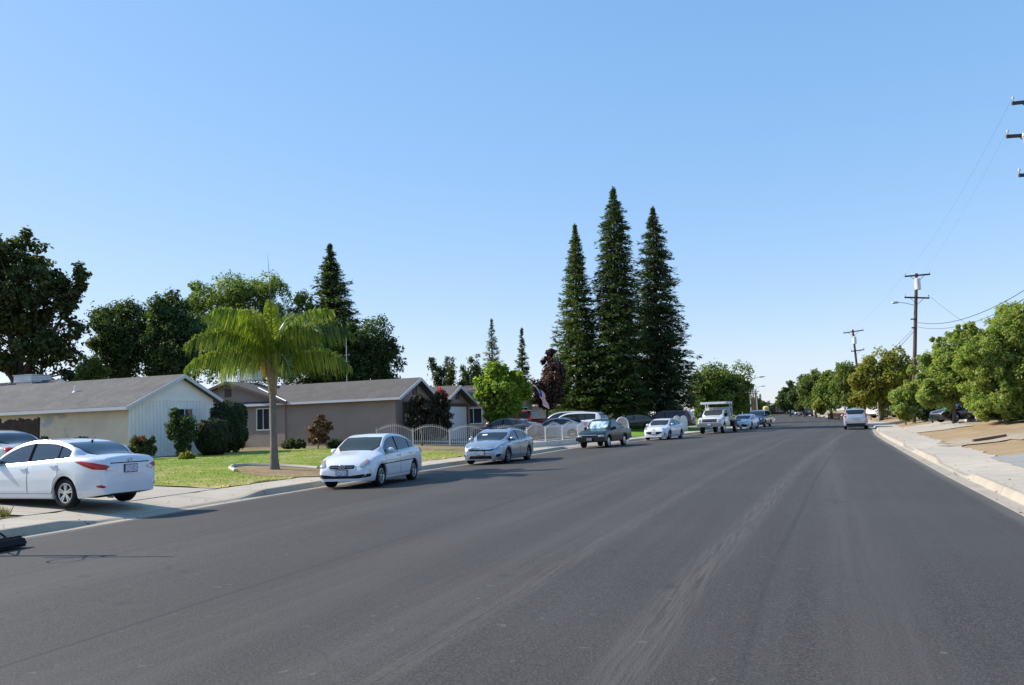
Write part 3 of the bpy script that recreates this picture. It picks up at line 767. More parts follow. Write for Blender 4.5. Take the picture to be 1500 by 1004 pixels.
c.fpatch([(.44, .61), (.54, .57), (.70, .57), (.81, .64), (.83, .74), (.76, .79), (.62, .735), (.50, .675)], M['lamp'], 'headlight', both=True, yaw=.55, off=.008, bulge=.012)
c.fpatch([(.70, .70), (.79, .70), (.80, .765), (.74, .77)], M['amber'], 'turn_signal', both=True, yaw=.7, off=.017)
c.plate(True, .44)
c.trim_strip(-1.25, 1.2, .665, .625, .025, M['seam'], 'side_moulding', .005)
c.fpatch([(.55, .83), (.62, .80), (.78, .82), (.82, .95), (.72, .99), (.60, .95)], M['tail'], 'tail_light', False, True, .5, off=.006, bulge=.01)
c.plate(False, .80)

# --- white sedan on the driveway, seen from behind
d = Vector((-.915, .40, 0)).normalized()
ax = (-9.12, 18.75); loc, yaw = spot(ax, d, -(SPEC['accent2']['wb'] - (SPEC['accent2']['L'] / 2 - SPEC['accent2']['fo'])))
c = Car(SPEC['accent2'], 'white_sedan', 'white sedan parked across the pavement on the near driveway, rear red lamps showing', 'car', loc, yaw, None, 'white_paint2')
sedan_glass(c, (-.02, 1.05), (-.92, -.12), (-1.28, -.97), (1.28, .62), (-1.72, -1.02), 'glassblue', 'glass')
c.doors([(-.10, 1.10), (-1.02, -.11)], .30)
c.mirrors(.92, .99)
c.wheels('double', 5, 'rim')
c.both([(-2.15, .42, .81), (-2.12, .58, .775), (-1.98, .76, .79), (-1.80, .84, .86), (-1.55, .86, .955), (-1.72, .86, .965), (-1.98, .78, .93), (-2.12, .58, .875)], (.62, -.78, 0), M['tail'], 'tail_light', off=.008, bulge=.012)
c.fpatch([(.38, .795), (.46, .765), (.58, .765), (.52, .815), (.46, .83)], M['lamp'], 'reversing_light', False, True, .5, off=.026)
c.fpatch([(.54, .43), (.60, .40), (.74, .42), (.78, .455), (.66, .47)], M['tail'], 'reflector', False, True, .6, off=.006)
c.plate(False, .78)
c.emblem(.955, .045, False, off=.012)
c.fpatch([(-.50, .895), (.50, .895), (.50, .915), (-.50, .915)], M['seam'], 'boot_gap', False, off=.003)
c.fpatch([(-.34, .885), (.34, .885), (.32, .67), (-.32, .67)], M['white_paint2'], 'plate_recess', False, off=.004)
q = c.snap((-1.02, 0, 3), (0, 0, -1), 0)
MB().tube([q + Vector((0, 0, -.01)), q + Vector((-.03, 0, .035))], [.03, .02], 8).tube([q + Vector((-.01, 0, .02)), q + Vector((-.12, 0, .10))], [.006, .004], 6).build('roof_aerial', M['dark'], c.root)
MB().tube([(-2.05, .45, .22), (-2.19, .45, .215)], .03, 10).build('exhaust_pipe', M['rimdark'], c.root)

# --- champagne sedan further up the driveway
loc = Vector((-14.7, 23.7, 0)); loc.z = ground_at(loc.x, loc.y)
c = Car(SPEC['accent'], 'beige_sedan', 'pale champagne sedan at the left picture edge, beyond the white sedan on the driveway', 'car', loc, math.atan2(.40, -.915), None, 'beige_paint')
sedan_glass(c, (.04, .96), (-.90, -.05), (-1.26, -.96), (1.22, .58), (-1.60, -.92))
c.doors([(-.04, 1.06), (-.98, -.05)], .30); c.wheels('spokes', 5); c.mirrors(.8, .98)
c.fpatch([(.45, .84), (.62, .80), (.78, .82), (.82, .95), (.72, .99), (.50, .95)], M['tail'], 'tail_light', False, True, .5, off=.006, bulge=.01)
c.plate(False, .80)

# --- silver sedan
d = heading(18.6); loc, yaw = spot((-1.12, 35.0), d, SPEC['civic']['L'] / 2 - SPEC['civic']['fo'])
c = Car(SPEC['civic'], 'silver_sedan', 'silver sedan at the kerb before the arched fence, white card behind its windscreen', 'car', loc, yaw, KERB_GROUP, 'silver_paint')
sedan_glass(c, (.0, 1.12), (-.95, -.10), (-1.35, -1.0), (1.40, .72), (-1.70, -.95))
c.doors([(-.08, 1.14), (-1.08, -.09)], .28); c.mirrors(.95, .98); c.wheels('double', 5, 'rimdark')
c.fpatch([(-.80, .70), (-.62, .645), (-.40, .61), (.40, .61), (.62, .645), (.80, .70), (.80, .725), (.40, .685), (-.40, .685), (-.80, .725)], M['chrome'], 'grille_bar', off=.010)
c.fpatch([(-.58, .625), (-.48, .555), (.48, .555), (.58, .625), (.40, .612), (-.40, .612)], M['dark'], 'grille', off=.006)
c.emblem(.635, .05)
c.fpatch([(.56, .67), (.66, .645), (.86, .70), (.92, .79), (.80, .765), (.62, .715)], M['lamp'], 'headlight', both=True, yaw=.75, off=.008, bulge=.015)
c.fpatch([(-.44, .36), (-.50, .24), (.50, .24), (.44, .36)], M['dark'], 'lower_grille', off=.006)
c.fpatch([(.58, .40), (.62, .30), (.84, .33), (.88, .44), (.74, .43)], M['dark'], 'fog_light_recess', both=True, yaw=.6, off=.006)
c.plate(True, .47)
q = c.snap((.95, -.30, 3), (-.45, 0, -1), 0)
c.patch([(1.00, -.20, 1.20), (1.00, -.42, 1.20), (.90, -.42, 1.26), (.90, -.20, 1.26)], (-.5, 0, -.87), simple('white card', (.7, .72, .7), .6), 'windscreen_card', off=.010)
MB().box(Vector((-.2, 0, 1.415)), (.75, .8, .02)).build('sunroof', M['glass'], c.root)
c.fpatch([(.5, .93), (.6, .86), (.8, .86), (.86, .96), (.7, 1.02)], M['tail'], 'tail_light', False, True, .6, off=.006)

# --- dark green pickup with a sunshade
d = heading(26.5); loc, yaw = spot((4.55, 48.8), d, SPEC['smallpickup']['L'] / 2 - SPEC['smallpickup']['fo'])
c = Car(SPEC['smallpickup'], 'green_pickup', 'dark green small pickup at the kerb with a bright sunshade behind its windscreen', 'pickup truck', loc, yaw, KERB_GROUP, 'green_paint')
c.windows([(-.27, .86)], 'glassblue', .04, .11)
c.screen(1.18, .64, 'windscreen', 'shade', inset=.09)
c.screen(-.41, -.35, 'rear_window', front=False)
c.doors([(-.30, 1.12)], .40); c.mirrors(.78, 1.06, M['dark'], (.09, .18, .17)); c.wheels('disc', 5, 'rim')
c.fpatch([(-.62, .60), (.62, .60), (.62, .72), (-.62, .72)], M['dark'], 'grille', off=.006)
c.fpatch([(-.46, .70), (.46, .70), (.46, .725), (-.46, .725)], M['chrome'], 'grille_bar', off=.014)
c.fpatch([(.46, .61), (.80, .62), (.80, .73), (.48, .72)], M['lamp'], 'headlight', both=True, yaw=.3, off=.010, bulge=.01)
MB().box((2.40, 0, .49), (.16, 1.62, .17)).build('bumper', M['dark'], c.root)
f = MB().box((2.49, 0, .50), (.02, .34, .17)).build('licence_plate', M['plateframe'], c.root); MB().box((2.505, 0, .50), (.006, .31, .15)).build('plate_face', simple('dirty plate', (.16, .16, .17), .6), f)
MB().box((-2.41, 0, .5), (.14, 1.6, .15)).build('rear_bumper', M['dark'], c.root)
c.fpatch([(.70, .72), (.80, .72), (.80, .95), (.70, .95)], M['tail'], 'tail_light', False, True, 0, off=.006)

# --- white hatch-nosed sedan with the wide smiling grille
d = heading(28); loc, yaw = spot((9.85, 59.2), d, SPEC['mazda']['L'] / 2 - SPEC['mazda']['fo'])
c = Car(SPEC['mazda'], 'white_sedan', 'white sedan with a wide smiling black grille, parked ahead of the white flatbed truck', 'car', loc, yaw, KERB_GROUP, 'white_paint')
sedan_glass(c, (.02, 1.08), (-.95, -.08), (-1.32, -1.0), (1.32, .64), (-1.68, -.95), 'glassblue')
c.doors([(-.06, 1.10), (-1.05, -.07)], .28); c.mirrors(.90, 1.02); c.wheels('spokes', 10, 'rimdark')
c.fpatch([(-.60, .56), (-.46, .44), (-.25, .385), (.25, .385), (.46, .44), (.60, .56), (.35, .575), (-.35, .575)], M['dark'], 'grille', off=.006)
c.fpatch([(.50, .74), (.62, .69), (.82, .74), (.88, .83), (.74, .81)], M['lamp'], 'headlight', both=True, yaw=.7, off=.008, bulge=.015)
c.fpatch([(.72, .40), (.76, .32), (.84, .36), (.86, .50), (.76, .52)], M['dark'], 'fog_light_recess', both=True, yaw=.7, off=.006)
c.plate(True, .48); c.emblem(.69, .05)
c.fpatch([(.5, .93), (.6, .86), (.8, .86), (.86, .96), (.7, 1.02)], M['tail'], 'tail_light', False, True, .6, off=.006)

# --- white flatbed truck with a lumber rack
d = heading(27.5); loc, yaw = spot((16.25, 70.6), d, SPEC['truckcab']['L'] / 2 - SPEC['truckcab']['fo'])
c = Car(SPEC['truckcab'], 'flatbed_truck', 'white flatbed work truck with a tall overhead rack at the kerb', 'truck', loc, yaw, KERB_GROUP, 'white_paint')
c.windows([(.55, 1.62)], 'glass', .05, .13)
c.screen(1.97, 1.42, 'windscreen', 'glasslight', inset=.09)
c.doors([(.50, 1.95)], .62); c.mirrors(1.55, 1.5, M['dark'], (.08, .22, .34)); c.wheels('disc', 5, 'rim', .26)
c.fpatch([(-.62, .92), (.62, .92), (.62, 1.20), (-.62, 1.20)], M['rimdark'], 'grille', off=.006)
for z in (.985, 1.06, 1.135): c.fpatch([(-.58, z - .022), (.58, z - .022), (.58, z + .022), (-.58, z + .022)], M['dark'], 'grille_slot', off=.014)
c.fpatch([(.66, .93), (.90, .95), (.92, 1.16), (.66, 1.18)], M['lamp'], 'headlight', both=True, yaw=.35, off=.008, bulge=.02)
c.fpatch([(-.9, .80), (.9, .80), (.9, .88), (-.9, .88)], M['rimdark'], 'front_trim', off=.006)
MB().box((3.14, 0, .68), (.20, 1.98, .22)).build('bumper', M['rimdark'], c.root)
f = MB().box((3.25, 0, .74), (.02, .34, .17)).build('licence_plate', M['plateframe'], c.root); MB().box((3.264, 0, .74), (.006, .31, .15)).build('plate_face', M['plate'], f)
mb = MB().box((-1.5, 0, .98), (3.5, 2.25, .12)); mb.box((-1.5, .42, .80), (3.5, .10, .24)); mb.box((-1.5, -.42, .80), (3.5, .10, .24))
mb.build('flatbed', M['flatbed'], c.root)
mb = MB()
for s in (1, -1): mb.box((-1.2, s * .98, .70), (1.0, .30, .44))
mb.build('tool_box', M['flatbed'], c.root)
mb = MB(); mb.box((.18, 0, 1.6), (.06, 2.1, 1.1))
mb.build('headboard', M['rack'], c.root)
mb = MB()
for s in (1, -1):
    mb.box((.14, s * 1.02, 1.72), (.07, .07, 1.37)); mb.box((-.55, s * 1.02, 1.72), (.07, .07, 1.37))
    mb.box((.50, s * 1.02, 2.50), (2.3, .08, .20)); mb.box((-.2, s * 1.02, 2.1), (.65, .05, .06))
for x in (1.62, .1, -.62): mb.box((x, 0, 2.50), (.08, 1.96, .18))
mb.box((.5, 0, 2.575), (2.2, 1.9, .03))
mb.build('lumber_rack', M['rack'], c.root)
mb = MB()
for y in (-.35, 0, .35): mb.box((1.25, y, 2.04), (.10, .14, .06))
mb.build('roof_lamp', M['amber'], c.root)

# --- white sedan with a black V nose
d = heading(27); loc, yaw = spot((21.85, 82.4), d, SPEC['camry']['L'] / 2 - SPEC['camry']['fo'])
c = Car(SPEC['camry'], 'white_sedan', 'white sedan with a black lower nose, parked just behind the white flatbed truck', 'car', loc, yaw, KERB_GROUP, 'white_paint')
sedan_glass(c, (.02, 1.15), (-1.0, -.08), (-1.42, -1.05), (1.42, .74), (-1.80, -1.05))
c.doors([(-.06, 1.15), (-1.12, -.07)], .28); c.mirrors(.95, 1.0); c.wheels('double', 5, 'rimdark')
c.fpatch([(-.70, .44), (-.60, .26), (.60, .26), (.70, .44), (.30, .50), (-.30, .50)], M['dark'], 'lower_grille', off=.006)
c.fpatch([(-.70, .66), (-.25, .60), (.25, .60), (.70, .66), (.25, .645), (-.25, .645)], M['dark'], 'grille', off=.006)
c.fpatch([(.55, .70), (.66, .64), (.86, .70), (.92, .80), (.72, .77)], M['lamp'], 'headlight', both=True, yaw=.7, off=.008)
c.fpatch([(.74, .52), (.80, .36), (.88, .42), (.86, .56)], M['dark'], 'fog_light_recess', both=True, yaw=.7, off=.006)
c.plate(True, .42)

def suv(key, name, label, cat, loc, yaw, group, colour, glass='glass', facing_front=True, detail=2, roofrack=False, rim='rim'):
    S = SPEC[key]; k = S['L'] / 4.53; c = Car(S, name, label, cat, loc, yaw, group, colour, detail)
    zt = 1.06 if key == 'suv' else 1.15; lift = zt - 1.06
    c.windows([(.02, 1.05 * k), (-.95 * k, -.05), (-1.72 * k, -1.0 * k)], glass, .04, .12, [(-.055, .025), (-1.005 * k, -.945 * k)])
    c.screen(1.30 * k, .72 * k, 'windscreen', glass); c.screen(-2.17 * k if key == 'suv' else -2.40, -1.93 * k, 'rear_window', glass, front=False)
    c.doors([(-.02, 1.10 * k), (-1.0 * k, -.03)], .38); c.mirrors(.92 * k, 1.10 + lift, None, (.10, .2, .16)); c.wheels('spokes', 5, rim)
    c.fpatch([(-.52, .62 + lift), (-.46, .54 + lift), (.46, .54 + lift), (.52, .62 + lift), (.48, .76 + lift), (-.48, .76 + lift)], M['dark'], 'grille', off=.006)
    c.fpatch([(.56, .74 + lift), (.66, .66 + lift), (.84, .72 + lift), (.88, .86 + lift), (.74, .84 + lift)], M['lamp'], 'headlight', both=True, yaw=.6, off=.008, bulge=.015)
    c.fpatch([(-.7, .44), (-.6, .32), (.6, .32), (.7, .44)], M['dark'], 'lower_grille', off=.006)
    c.plate(True, .50)
    return c
def suv_rear(c, z0=0.0, pill=True):
    c.fpatch([(.66, .98 + z0), (.78, .96 + z0), (.86, 1.02 + z0), (.80, 1.42 + z0), (.72, 1.46 + z0), (.72, 1.12 + z0)], M['tail'], 'tail_light', False, True, .45, off=.008, bulge=.01)
    c.plate(False, .86 + z0)
    c.fpatch([(-.72, .48), (.72, .48), (.70, .34), (-.70, .34)], M['dark'], 'bumper_valance', False, off=.006)
    c.fpatch([(-.40, .95 + z0), (.40, .95 + z0), (.40, .985 + z0), (-.40, .985 + z0)], M['chrome'], 'tailgate_trim', False, off=.012)
    c.fpatch([(.58, .56), (.74, .56), (.76, .62), (.58, .62)], M['tail'], 'reflector', False, True, .4, off=.006)

d = heading(27); loc, yaw = spot((25.0, 88.8), d, 1.3)
suv('bigsuv', 'blue_suv', 'dark blue SUV half hidden behind the farthest white sedan on the left', 'SUV', loc, yaw, KERB_GROUP, 'blue_paint')
# --- silver SUV on the right, rear view
d = heading(20.5, False); loc, yaw = spot((26.85, 67.6), d, -2.265)
c = suv('suv', 'silver_suv', 'silver SUV parked alone at the right kerb with its rear to the viewer', 'SUV', loc, yaw, None, 'lightsilver_paint')
suv_rear(c)
# --- far row on the right
for i, (x, y, cl, lb) in enumerate([(61.9, 181, 'grey_paint', 'dark grey SUV nearest in the far row along the right kerb'), (64.7, 192.5, 'lightsilver_paint', 'silver SUV second in the far row along the right kerb'), (68.6, 207, 'white_paint', 'white van-like SUV third in the far row along the right kerb'), (72.2, 222, 'silver_paint', 'blue-grey SUV fourth in the far row along the right kerb'), (75.0, 234, 'black_paint', 'black SUV last in the far row along the right kerb')]):
    d = heading(15, False); loc, yaw = spot((x, y), d, 0)
    c = suv('bigsuv' if i in (0, 2) else 'suv', 'parked_suv', lb, 'SUV', loc, yaw, FAR_GROUP, cl, detail=1)
    suv_rear(c)

# --- the fenced driveway on the left: cars stand across the street direction, rears to the street
away = Vector((-.906, .423, 0)); yaw_a = math.atan2(away.y, away.x)
def rear_at(px, Y, L):
    p = at(px, 610, Y); x, y = p.x + away.x * L / 2, p.y + away.y * L / 2
    return Vector((x, y, ground_at(x, y)))
c = Car(SPEC['camry'], 'grey_sedan', 'dark grey sedan in the driveway behind the arched fence, left of the red pickup bed', 'car', rear_at(791, 57.5, 4.88), yaw_a, DRIVE_GROUP, 'grey_paint')
sedan_glass(c, (.02, 1.15), (-1.0, -.08), (-1.42, -1.05), (1.42, .74), (-1.80, -1.05)); c.doors([(-.06, 1.15), (-1.12, -.07)], .28); c.wheels('spokes', 5); c.mirrors(.95, 1.0)
c.fpatch([(.45, .90), (.6, .84), (.82, .86), (.88, .98), (.7, 1.0)], M['tail'], 'tail_light', False, True, .8, off=.008)
c = Car(SPEC['mazda'], 'silver_sedan', 'silver sedan just inside the arched fence in front of the white SUV', 'car', rear_at(864, 59.0, 4.58), yaw_a, DRIVE_GROUP, 'lightsilver_paint')
sedan_glass(c, (.02, 1.08), (-.95, -.08), (-1.32, -1.0), (1.32, .64), (-1.68, -.95)); c.doors([(-.06, 1.10), (-1.05, -.07)], .28); c.wheels('spokes', 5); c.mirrors(.9, 1.02)
c.fpatch([(.45, .90), (.6, .82), (.80, .84), (.86, .99), (.7, 1.0)], M['tail'], 'tail_light', False, True, .8, off=.008); c.plate(False, .8)
c = Car(SPEC['bigpickup'], 'red_pickup', 'dark red full-size pickup in the driveway behind the grey sedan', 'pickup truck', rear_at(822, 61.5, 5.8), yaw_a, DRIVE_GROUP, 'red_paint')
c.windows([(.25, 1.25), (-.75, .15)], 'glass', .05, .14); c.screen(1.37, .78, 'windscreen', 'glass', inset=.1); c.screen(-.94, -.85, 'rear_window', front=False)
c.doors([(.20, 1.35), (-.80, .18)], .55); c.wheels('spokes', 5, 'rim', .25); c.mirrors(1.1, 1.35, M['dark'], (.1, .22, .24))
c.fpatch([(.80, .95), (.96, .95), (.96, 1.18), (.80, 1.18)], M['tail'], 'tail_light', False, True, .3, off=.008); MB().box((-2.95, 0, .62), (.16, 1.9, .18)).build('rear_bumper', M['chrome'], c.root)
c = suv('bigsuv', 'white_suv', 'white SUV in the driveway with its rear toward the street, above the silver sedan', 'SUV', rear_at(889, 63.2, 5.0), yaw_a, DRIVE_GROUP, 'white_paint'); suv_rear(c, .08)
c = suv('bigsuv', 'silver_suv', 'silver SUV mostly hidden on the far side of the white SUV', 'SUV', rear_at(872, 67.5, 5.0), yaw_a, DRIVE_GROUP, 'lightsilver_paint'); suv_rear(c, .08)
c = suv('bigsuv', 'maroon_suv', 'maroon SUV under the tall redwoods, seen over the white sedan with the black grille', 'SUV', rear_at(1016, 78.5, 5.0), yaw_a, None, 'maroon_paint'); suv_rear(c, .08)
c = Car(SPEC['civic'], 'black_sedan', 'black sedan in the shade of the redwoods beside the maroon SUV', 'car', rear_at(968, 75.5, 4.6), yaw_a, None, 'black_paint')
sedan_glass(c, (.0, 1.12), (-.95, -.10), (-1.35, -1.0), (1.40, .72), (-1.70, -.95)); c.wheels('spokes', 5)

# --- right side: dark car half under the tree, white van beyond
p = at(1417, 612, 58); loc = Vector((p.x, p.y, ground_at(p.x, p.y))); d = Vector((-.93, -.10, 0)).normalized()
c = Car(SPEC['civic'], 'black_sedan', 'black sedan half hidden under the large bushy tree on the right', 'car', loc, math.atan2(d.y, d.x), None, 'black_paint')
sedan_glass(c, (.0, 1.12), (-.95, -.10), (-1.35, -1.0), (1.40, .72), (-1.70, -.95)); c.wheels('double', 5, 'rim'); c.mirrors(.95, .98)
c.fpatch([(.56, .67), (.66, .645), (.86, .70), (.92, .79), (.80, .765), (.62, .715)], M['lamp'], 'headlight', both=True, yaw=.75, off=.008, bulge=.015)
c.fpatch([(-.58, .64), (-.48, .555), (.48, .555), (.58, .64)], M['rimdark'], 'grille', off=.006)
p = at(1302, 600, 96); loc = Vector((p.x, p.y, ground_at(p.x, p.y)))
c = suv('bigsuv', 'white_suv', 'white SUV with red rear lamps under the trees beyond the right kerb', 'SUV', loc, math.atan2(.35, .93), None, 'white_paint'); suv_rear(c, .08)
# ------------------------------------------------------------------ building materials
def shingles(name, a, b):
    t = NT(name); ob = t.coord(); n = t.noise(ob, 1.2, 5, 0.6)
    br = t.n('TexBrick'); t.l(t.coord('UV') if False else ob, br.inputs['Vector'])
    g = t.noise(t.mapping(ob, (3.5, 3.5, 9)), 2.2, 3, 0.6); f = t.noise(ob, 60, 2)
    t.t.nodes.remove(br)
    c = t.ramp(n, [(0.3, a), (0.7, b)])
    c = t.mix(t.math('MULTIPLY', t.ramp(g, [(0.4, (0, 0, 0)), (0.62, (1, 1, 1))]), 0.5), c, [x * 0.62 for x in a])
    c = t.mix(t.math('MULTIPLY', t.ramp(f, [(0.4, (0, 0, 0)), (0.7, (1, 1, 1))]), 0.3), c, [x * 1.5 for x in b])
    z = t.n('SeparateXYZ'); t.l(ob, z.inputs[0])
    ln = t.math('LESS_THAN', t.math('FRACT', t.math('MULTIPLY', z.outputs[2], 15.0)), 0.22)
    c = t.mix(t.math('MULTIPLY', ln, 0.6), c, [x * 0.45 for x in a])
    t.base(c); t.set(Roughness=0.92); t.p.inputs['Specular IOR Level'].default_value = 0.15; t.bump(g, 0.5, 0.02)
    return t.m
M['roof'] = shingles('asphalt shingles', (0.112, 0.106, 0.102), (0.178, 0.169, 0.162))
M['roof2'] = shingles('dark asphalt shingles', (0.105, 0.096, 0.09), (0.145, 0.13, 0.122))
_t = NT('worn white wall paint'); _v = _t.coord(); _n = _t.noise(_v, 0.9, 5, 0.6); _k = _t.noise(_t.mapping(_v, (1, 1, 1.3)), 0.75, 3, 0.5)
_c = _t.ramp(_n, [(0.3, (0.58, 0.51, 0.38)), (0.7, (0.70, 0.63, 0.50))])  # cream base colour includes the warm bounce light on the side wall
_c = _t.mix(_t.ramp(_k, [(0.58, (0, 0, 0)), (0.63, (0.8, 0.8, 0.8))]), _c, (0.36, 0.40, 0.42))
_t.base(_c); _t.set(Roughness=0.85); M['wornwall'] = _t.m
M['whitewall'] = simple('white board siding', (0.86, 0.84, 0.77), 0.7, var=0.05, vscale=2)
M['fascia'] = simple('pale grey fascia', (0.55, 0.56, 0.58), 0.6, var=0.05)
M['whitetrim'] = simple('white trim', (0.74, 0.73, 0.70), 0.6)
M['taupe'] = simple('taupe stucco', (0.30, 0.245, 0.215), 0.92, var=0.07, vscale=1.2, bump=0.25, bscale=70, spec=0.15)
M['tan'] = simple('tan stucco', (0.42, 0.34, 0.25), 0.92, var=0.06, vscale=1.2, bump=0.2, spec=0.15)
M['greywall'] = simple('pale grey stucco', (0.44, 0.44, 0.43), 0.9, var=0.06, vscale=1.0)
M['browntrim'] = simple('brown trim', (0.075, 0.05, 0.04), 0.7)
M['darkwood'] = simple('weathered dark wood', (0.055, 0.036, 0.028), 0.9, var=0.35, vscale=3)
M['pane'] = glass('window glass', (0.02, 0.026, 0.032), 0.06)
M['garage'] = simple('pale garage door', (0.66, 0.67, 0.68), 0.6, var=0.04)
M['iron'] = simple('cream painted iron', (0.66, 0.62, 0.56), 0.5, var=0.06)
M['ironwhite'] = simple('white painted iron', (0.72, 0.71, 0.68), 0.5, var=0.06)
M['block'] = simple('white block base', (0.72, 0.63, 0.55), 0.9, var=0.12, vscale=2.5)
M['metal'] = simple('galvanised metal', (0.45, 0.47, 0.49), 0.45, 0.6, var=0.12)
M['polewood'] = simple('creosoted pole wood', (0.085, 0.052, 0.042), 0.9, var=0.3, vscale=1.5)
M['blackwood'] = simple('blackened planks', (.012, .009, .008), .95, var=.3, spec=.05)
M['arm'] = simple('crossarm wood', (0.06, 0.045, 0.042), 0.9, var=0.2)
M['insul'] = simple('pale insulator', (0.45, 0.46, 0.47), 0.3)
M['wire'] = simple('cable', (0.03, 0.03, 0.032), 0.6)
M['can'] = simple('transformer can', (0.60, 0.61, 0.62), 0.5)
M['conc'] = concrete('cast concrete', (0.38, 0.35, 0.31), (0.48, 0.45, 0.40))
M['log'] = simple('old timber', (0.14, 0.075, 0.05), 0.9, var=0.3, vscale=3)
M['yellow'] = simple('faded yellow paint', (0.62, 0.55, 0.22), 0.6, var=0.1)
M['hoopbase'] = simple('black moulded plastic', (0.009, 0.010, 0.013), 0.6, spec=0.2)

class Frame:
    """house frame: origin at the street-side near corner, u along the street, v away from it"""
    def __init__(self, o, a, zb):
        self.o = Vector((o[0], o[1], 0)); self.u = Vector((math.sin(rad(a)), math.cos(rad(a)), 0)); self.v = Vector((-math.cos(rad(a)), math.sin(rad(a)), 0)); self.zb = zb
        self.rot = math.atan2(self.u.y, self.u.x)
    def P(self, w, v, z): return self.o + self.u * w + self.v * v + Vector((0, 0, z))
    def L(self, w, v, z): return self.P(w, v, z) - Vector((self.o.x, self.o.y, 0))
    def inv(self, p): q = Vector((p.x, p.y, 0)) - self.o; return q.dot(self.u), q.dot(self.v), p.z
def gable_roof(fr, wl, zl, wa, za, wr, zr_, v0, v1, th=.13):
    """roof slab over the gable profile, running from v0 to v1; local to the house"""
    mb = MB()
    prof = [(wl, zl), (wa, za), (wr, zr_), (wr, zr_ - th), (wa, za - th), (wl, zl - th)]
    mb.prism(prof, v1 - v0, lambda a, b, t: fr.L(a, v0 + t, b)); return mb
def rake(fr, wl, zl, wa, za, wr, zr_, v, th=.20, d=.035, lift=-.012):
    mb = MB()
    prof = [(wl - .02, zl + lift), (wa, za + lift), (wr + .02, zr_ + lift), (wr + .02, zr_ - th), (wa, za - th * 1.05), (wl - .02, zl - th)]
    mb.prism(prof, d, lambda a, b, t: fr.L(a, v - d + t, b)); return mb
def fascia(fr, w, z, v0, v1, h=.17, d=.03, sgn=-1):
    mb = MB(); ws = (w + sgn * d, w)
    mb.prism([(min(ws), z - h), (max(ws), z - h), (max(ws), z - .015), (min(ws), z - .015)], v1 - v0, lambda a, b, t: fr.L(a, v0 + t, b)); return mb
def gable_wall(fr, wl, wr, wa, za, slope_l, slope_r, v0, v1, zb):
    """walls of a gabled box, closed prism"""
    mb = MB(); prof = [(wl, zb), (wr, zb), (wr, za - slope_r * (wr - wa)), (wa, za), (wl, za - slope_l * (wa - wl))]
    mb.prism(prof, v1 - v0, lambda a, b, t: fr.L(a, v0 + t, b)); return mb
def window(fr, parent, w0, w1, z0, z1, v, face='street', bars=1, mat='whitetrim', d=.05, pane='pane', label=None):
    """frame with glass on the street wall (plane v) or on the near side wall (plane w=v, running along v from w0 to w1)"""
    fm = MB(); t = .06
    def add(m, a0, a1, b0, b1, o0, o1):
        m.prism([(a0, b0), (a1, b0), (a1, b1), (a0, b1)], o1 - o0, (lambda a, b, k: fr.L(a, v - o1 + k, b)) if face == 'street' else (lambda a, b, k: fr.L(v - o1 + k, a, b)))
    add(fm, w0 - t, w1 + t, z0 - t, z0, .0, d); add(fm, w0 - t, w1 + t, z1, z1 + t, .0, d)
    add(fm, w0 - t, w0, z0, z1, .0, d); add(fm, w1, w1 + t, z0, z1, .0, d)
    for i in range(bars):
        c = w0 + (w1 - w0) * (i + 1) / (bars + 1); add(fm, c - t / 3, c + t / 3, z0, z1, .0, d * .8)
    f = fm.build('window', M[mat], parent)
    g = MB(); add(g, w0, w1, z0, z1, .002, .014); g.build('pane', M[pane], f)
    return f

# ------------------------------------------------------------------ white house on the left
O1 = at(186, 650, 39.7); f1 = Frame(O1, 20, .60)
tl = f1.inv(on_plane(186, 596.5, O1, f1.v)); ta = f1.inv(on_plane(271, 549, O1, f1.v)); tr = f1.inv(on_plane(326, 586, O1, f1.v))
h1 = empty('white_house', (O1.x, O1.y, 0)); tag(h1, 'low white house with grey shingle roof and board siding gable behind the driveway', 'house')
V1 = 21.0; ov = .45
zl_, za_, zr1 = tl[2] + .05, ta[2] + .03, tr[2] + .03
sl = (za_ - zl_) / (ta[0] - tl[0]); sr = (za_ - zr1) / (tr[0] - ta[0])
gable_roof(f1, tl[0], zl_, ta[0], za_, tr[0], zr1, 0, V1).build('roof', M['roof'], h1)
rake(f1, tl[0], zl_, ta[0], za_, tr[0], zr1, -.003, .19).build('barge_board', M['fascia'], h1)
fascia(f1, tl[0] - .003, zl_, 0, V1, .17).build('fascia', M['fascia'], h1)
wl1, wr1 = tl[0] + .42, tr[0] - .40
wmb = gable_wall(f1, wl1, wr1, ta[0], za_ - .14, sl, sr, .32, V1 - .3, .1)
wmb.build('wall', M['wornwall'], h1)
mb = MB()                                                   # board and batten siding on the gable end
prof = [(wl1, .15), (wr1, .15), (wr1, za_ - .18 - sr * (wr1 - ta[0])), (ta[0], za_ - .18), (wl1, za_ - .18 - sl * (ta[0] - wl1))]
mb.prism(prof, .02, lambda a, b, t: f1.L(a, .30 - .004 + t * .9, b))
zt1 = za_ - .2 - sl * (ta[0] - wl1) + .30
k = wl1 + .12
while k < wr1:
    top = min(zt1, za_ - .24 - (sl * (ta[0] - k) if k < ta[0] else sr * (k - ta[0])))
    mb.box(f1.L(k, .288, (.15 + top) / 2), (.045, .022, top - .15), 0, Matrix.Rotation(f1.rot, 3, 'Z'))
    mb.box(f1.L(k + .03, .2925, (.15 + top) / 2), (.018, .012, top - .15), 1, Matrix.Rotation(f1.rot, 3, 'Z')); k += .235  # grey strip beside each batten paints in the shade of the groove
mb.box(f1.L((wl1 + wr1) / 2 + .1, .285, zt1 + .03), (wr1 - wl1 - .5, .03, .07), 0, Matrix.Rotation(f1.rot, 3, 'Z'))
mb.build('siding', [M['whitewall'], simple('siding groove shade', (.20, .20, .19), .9)], h1)
def on1(px, py): return f1.inv(on_plane(px, py, f1.P(0, .3, 0), f1.v))
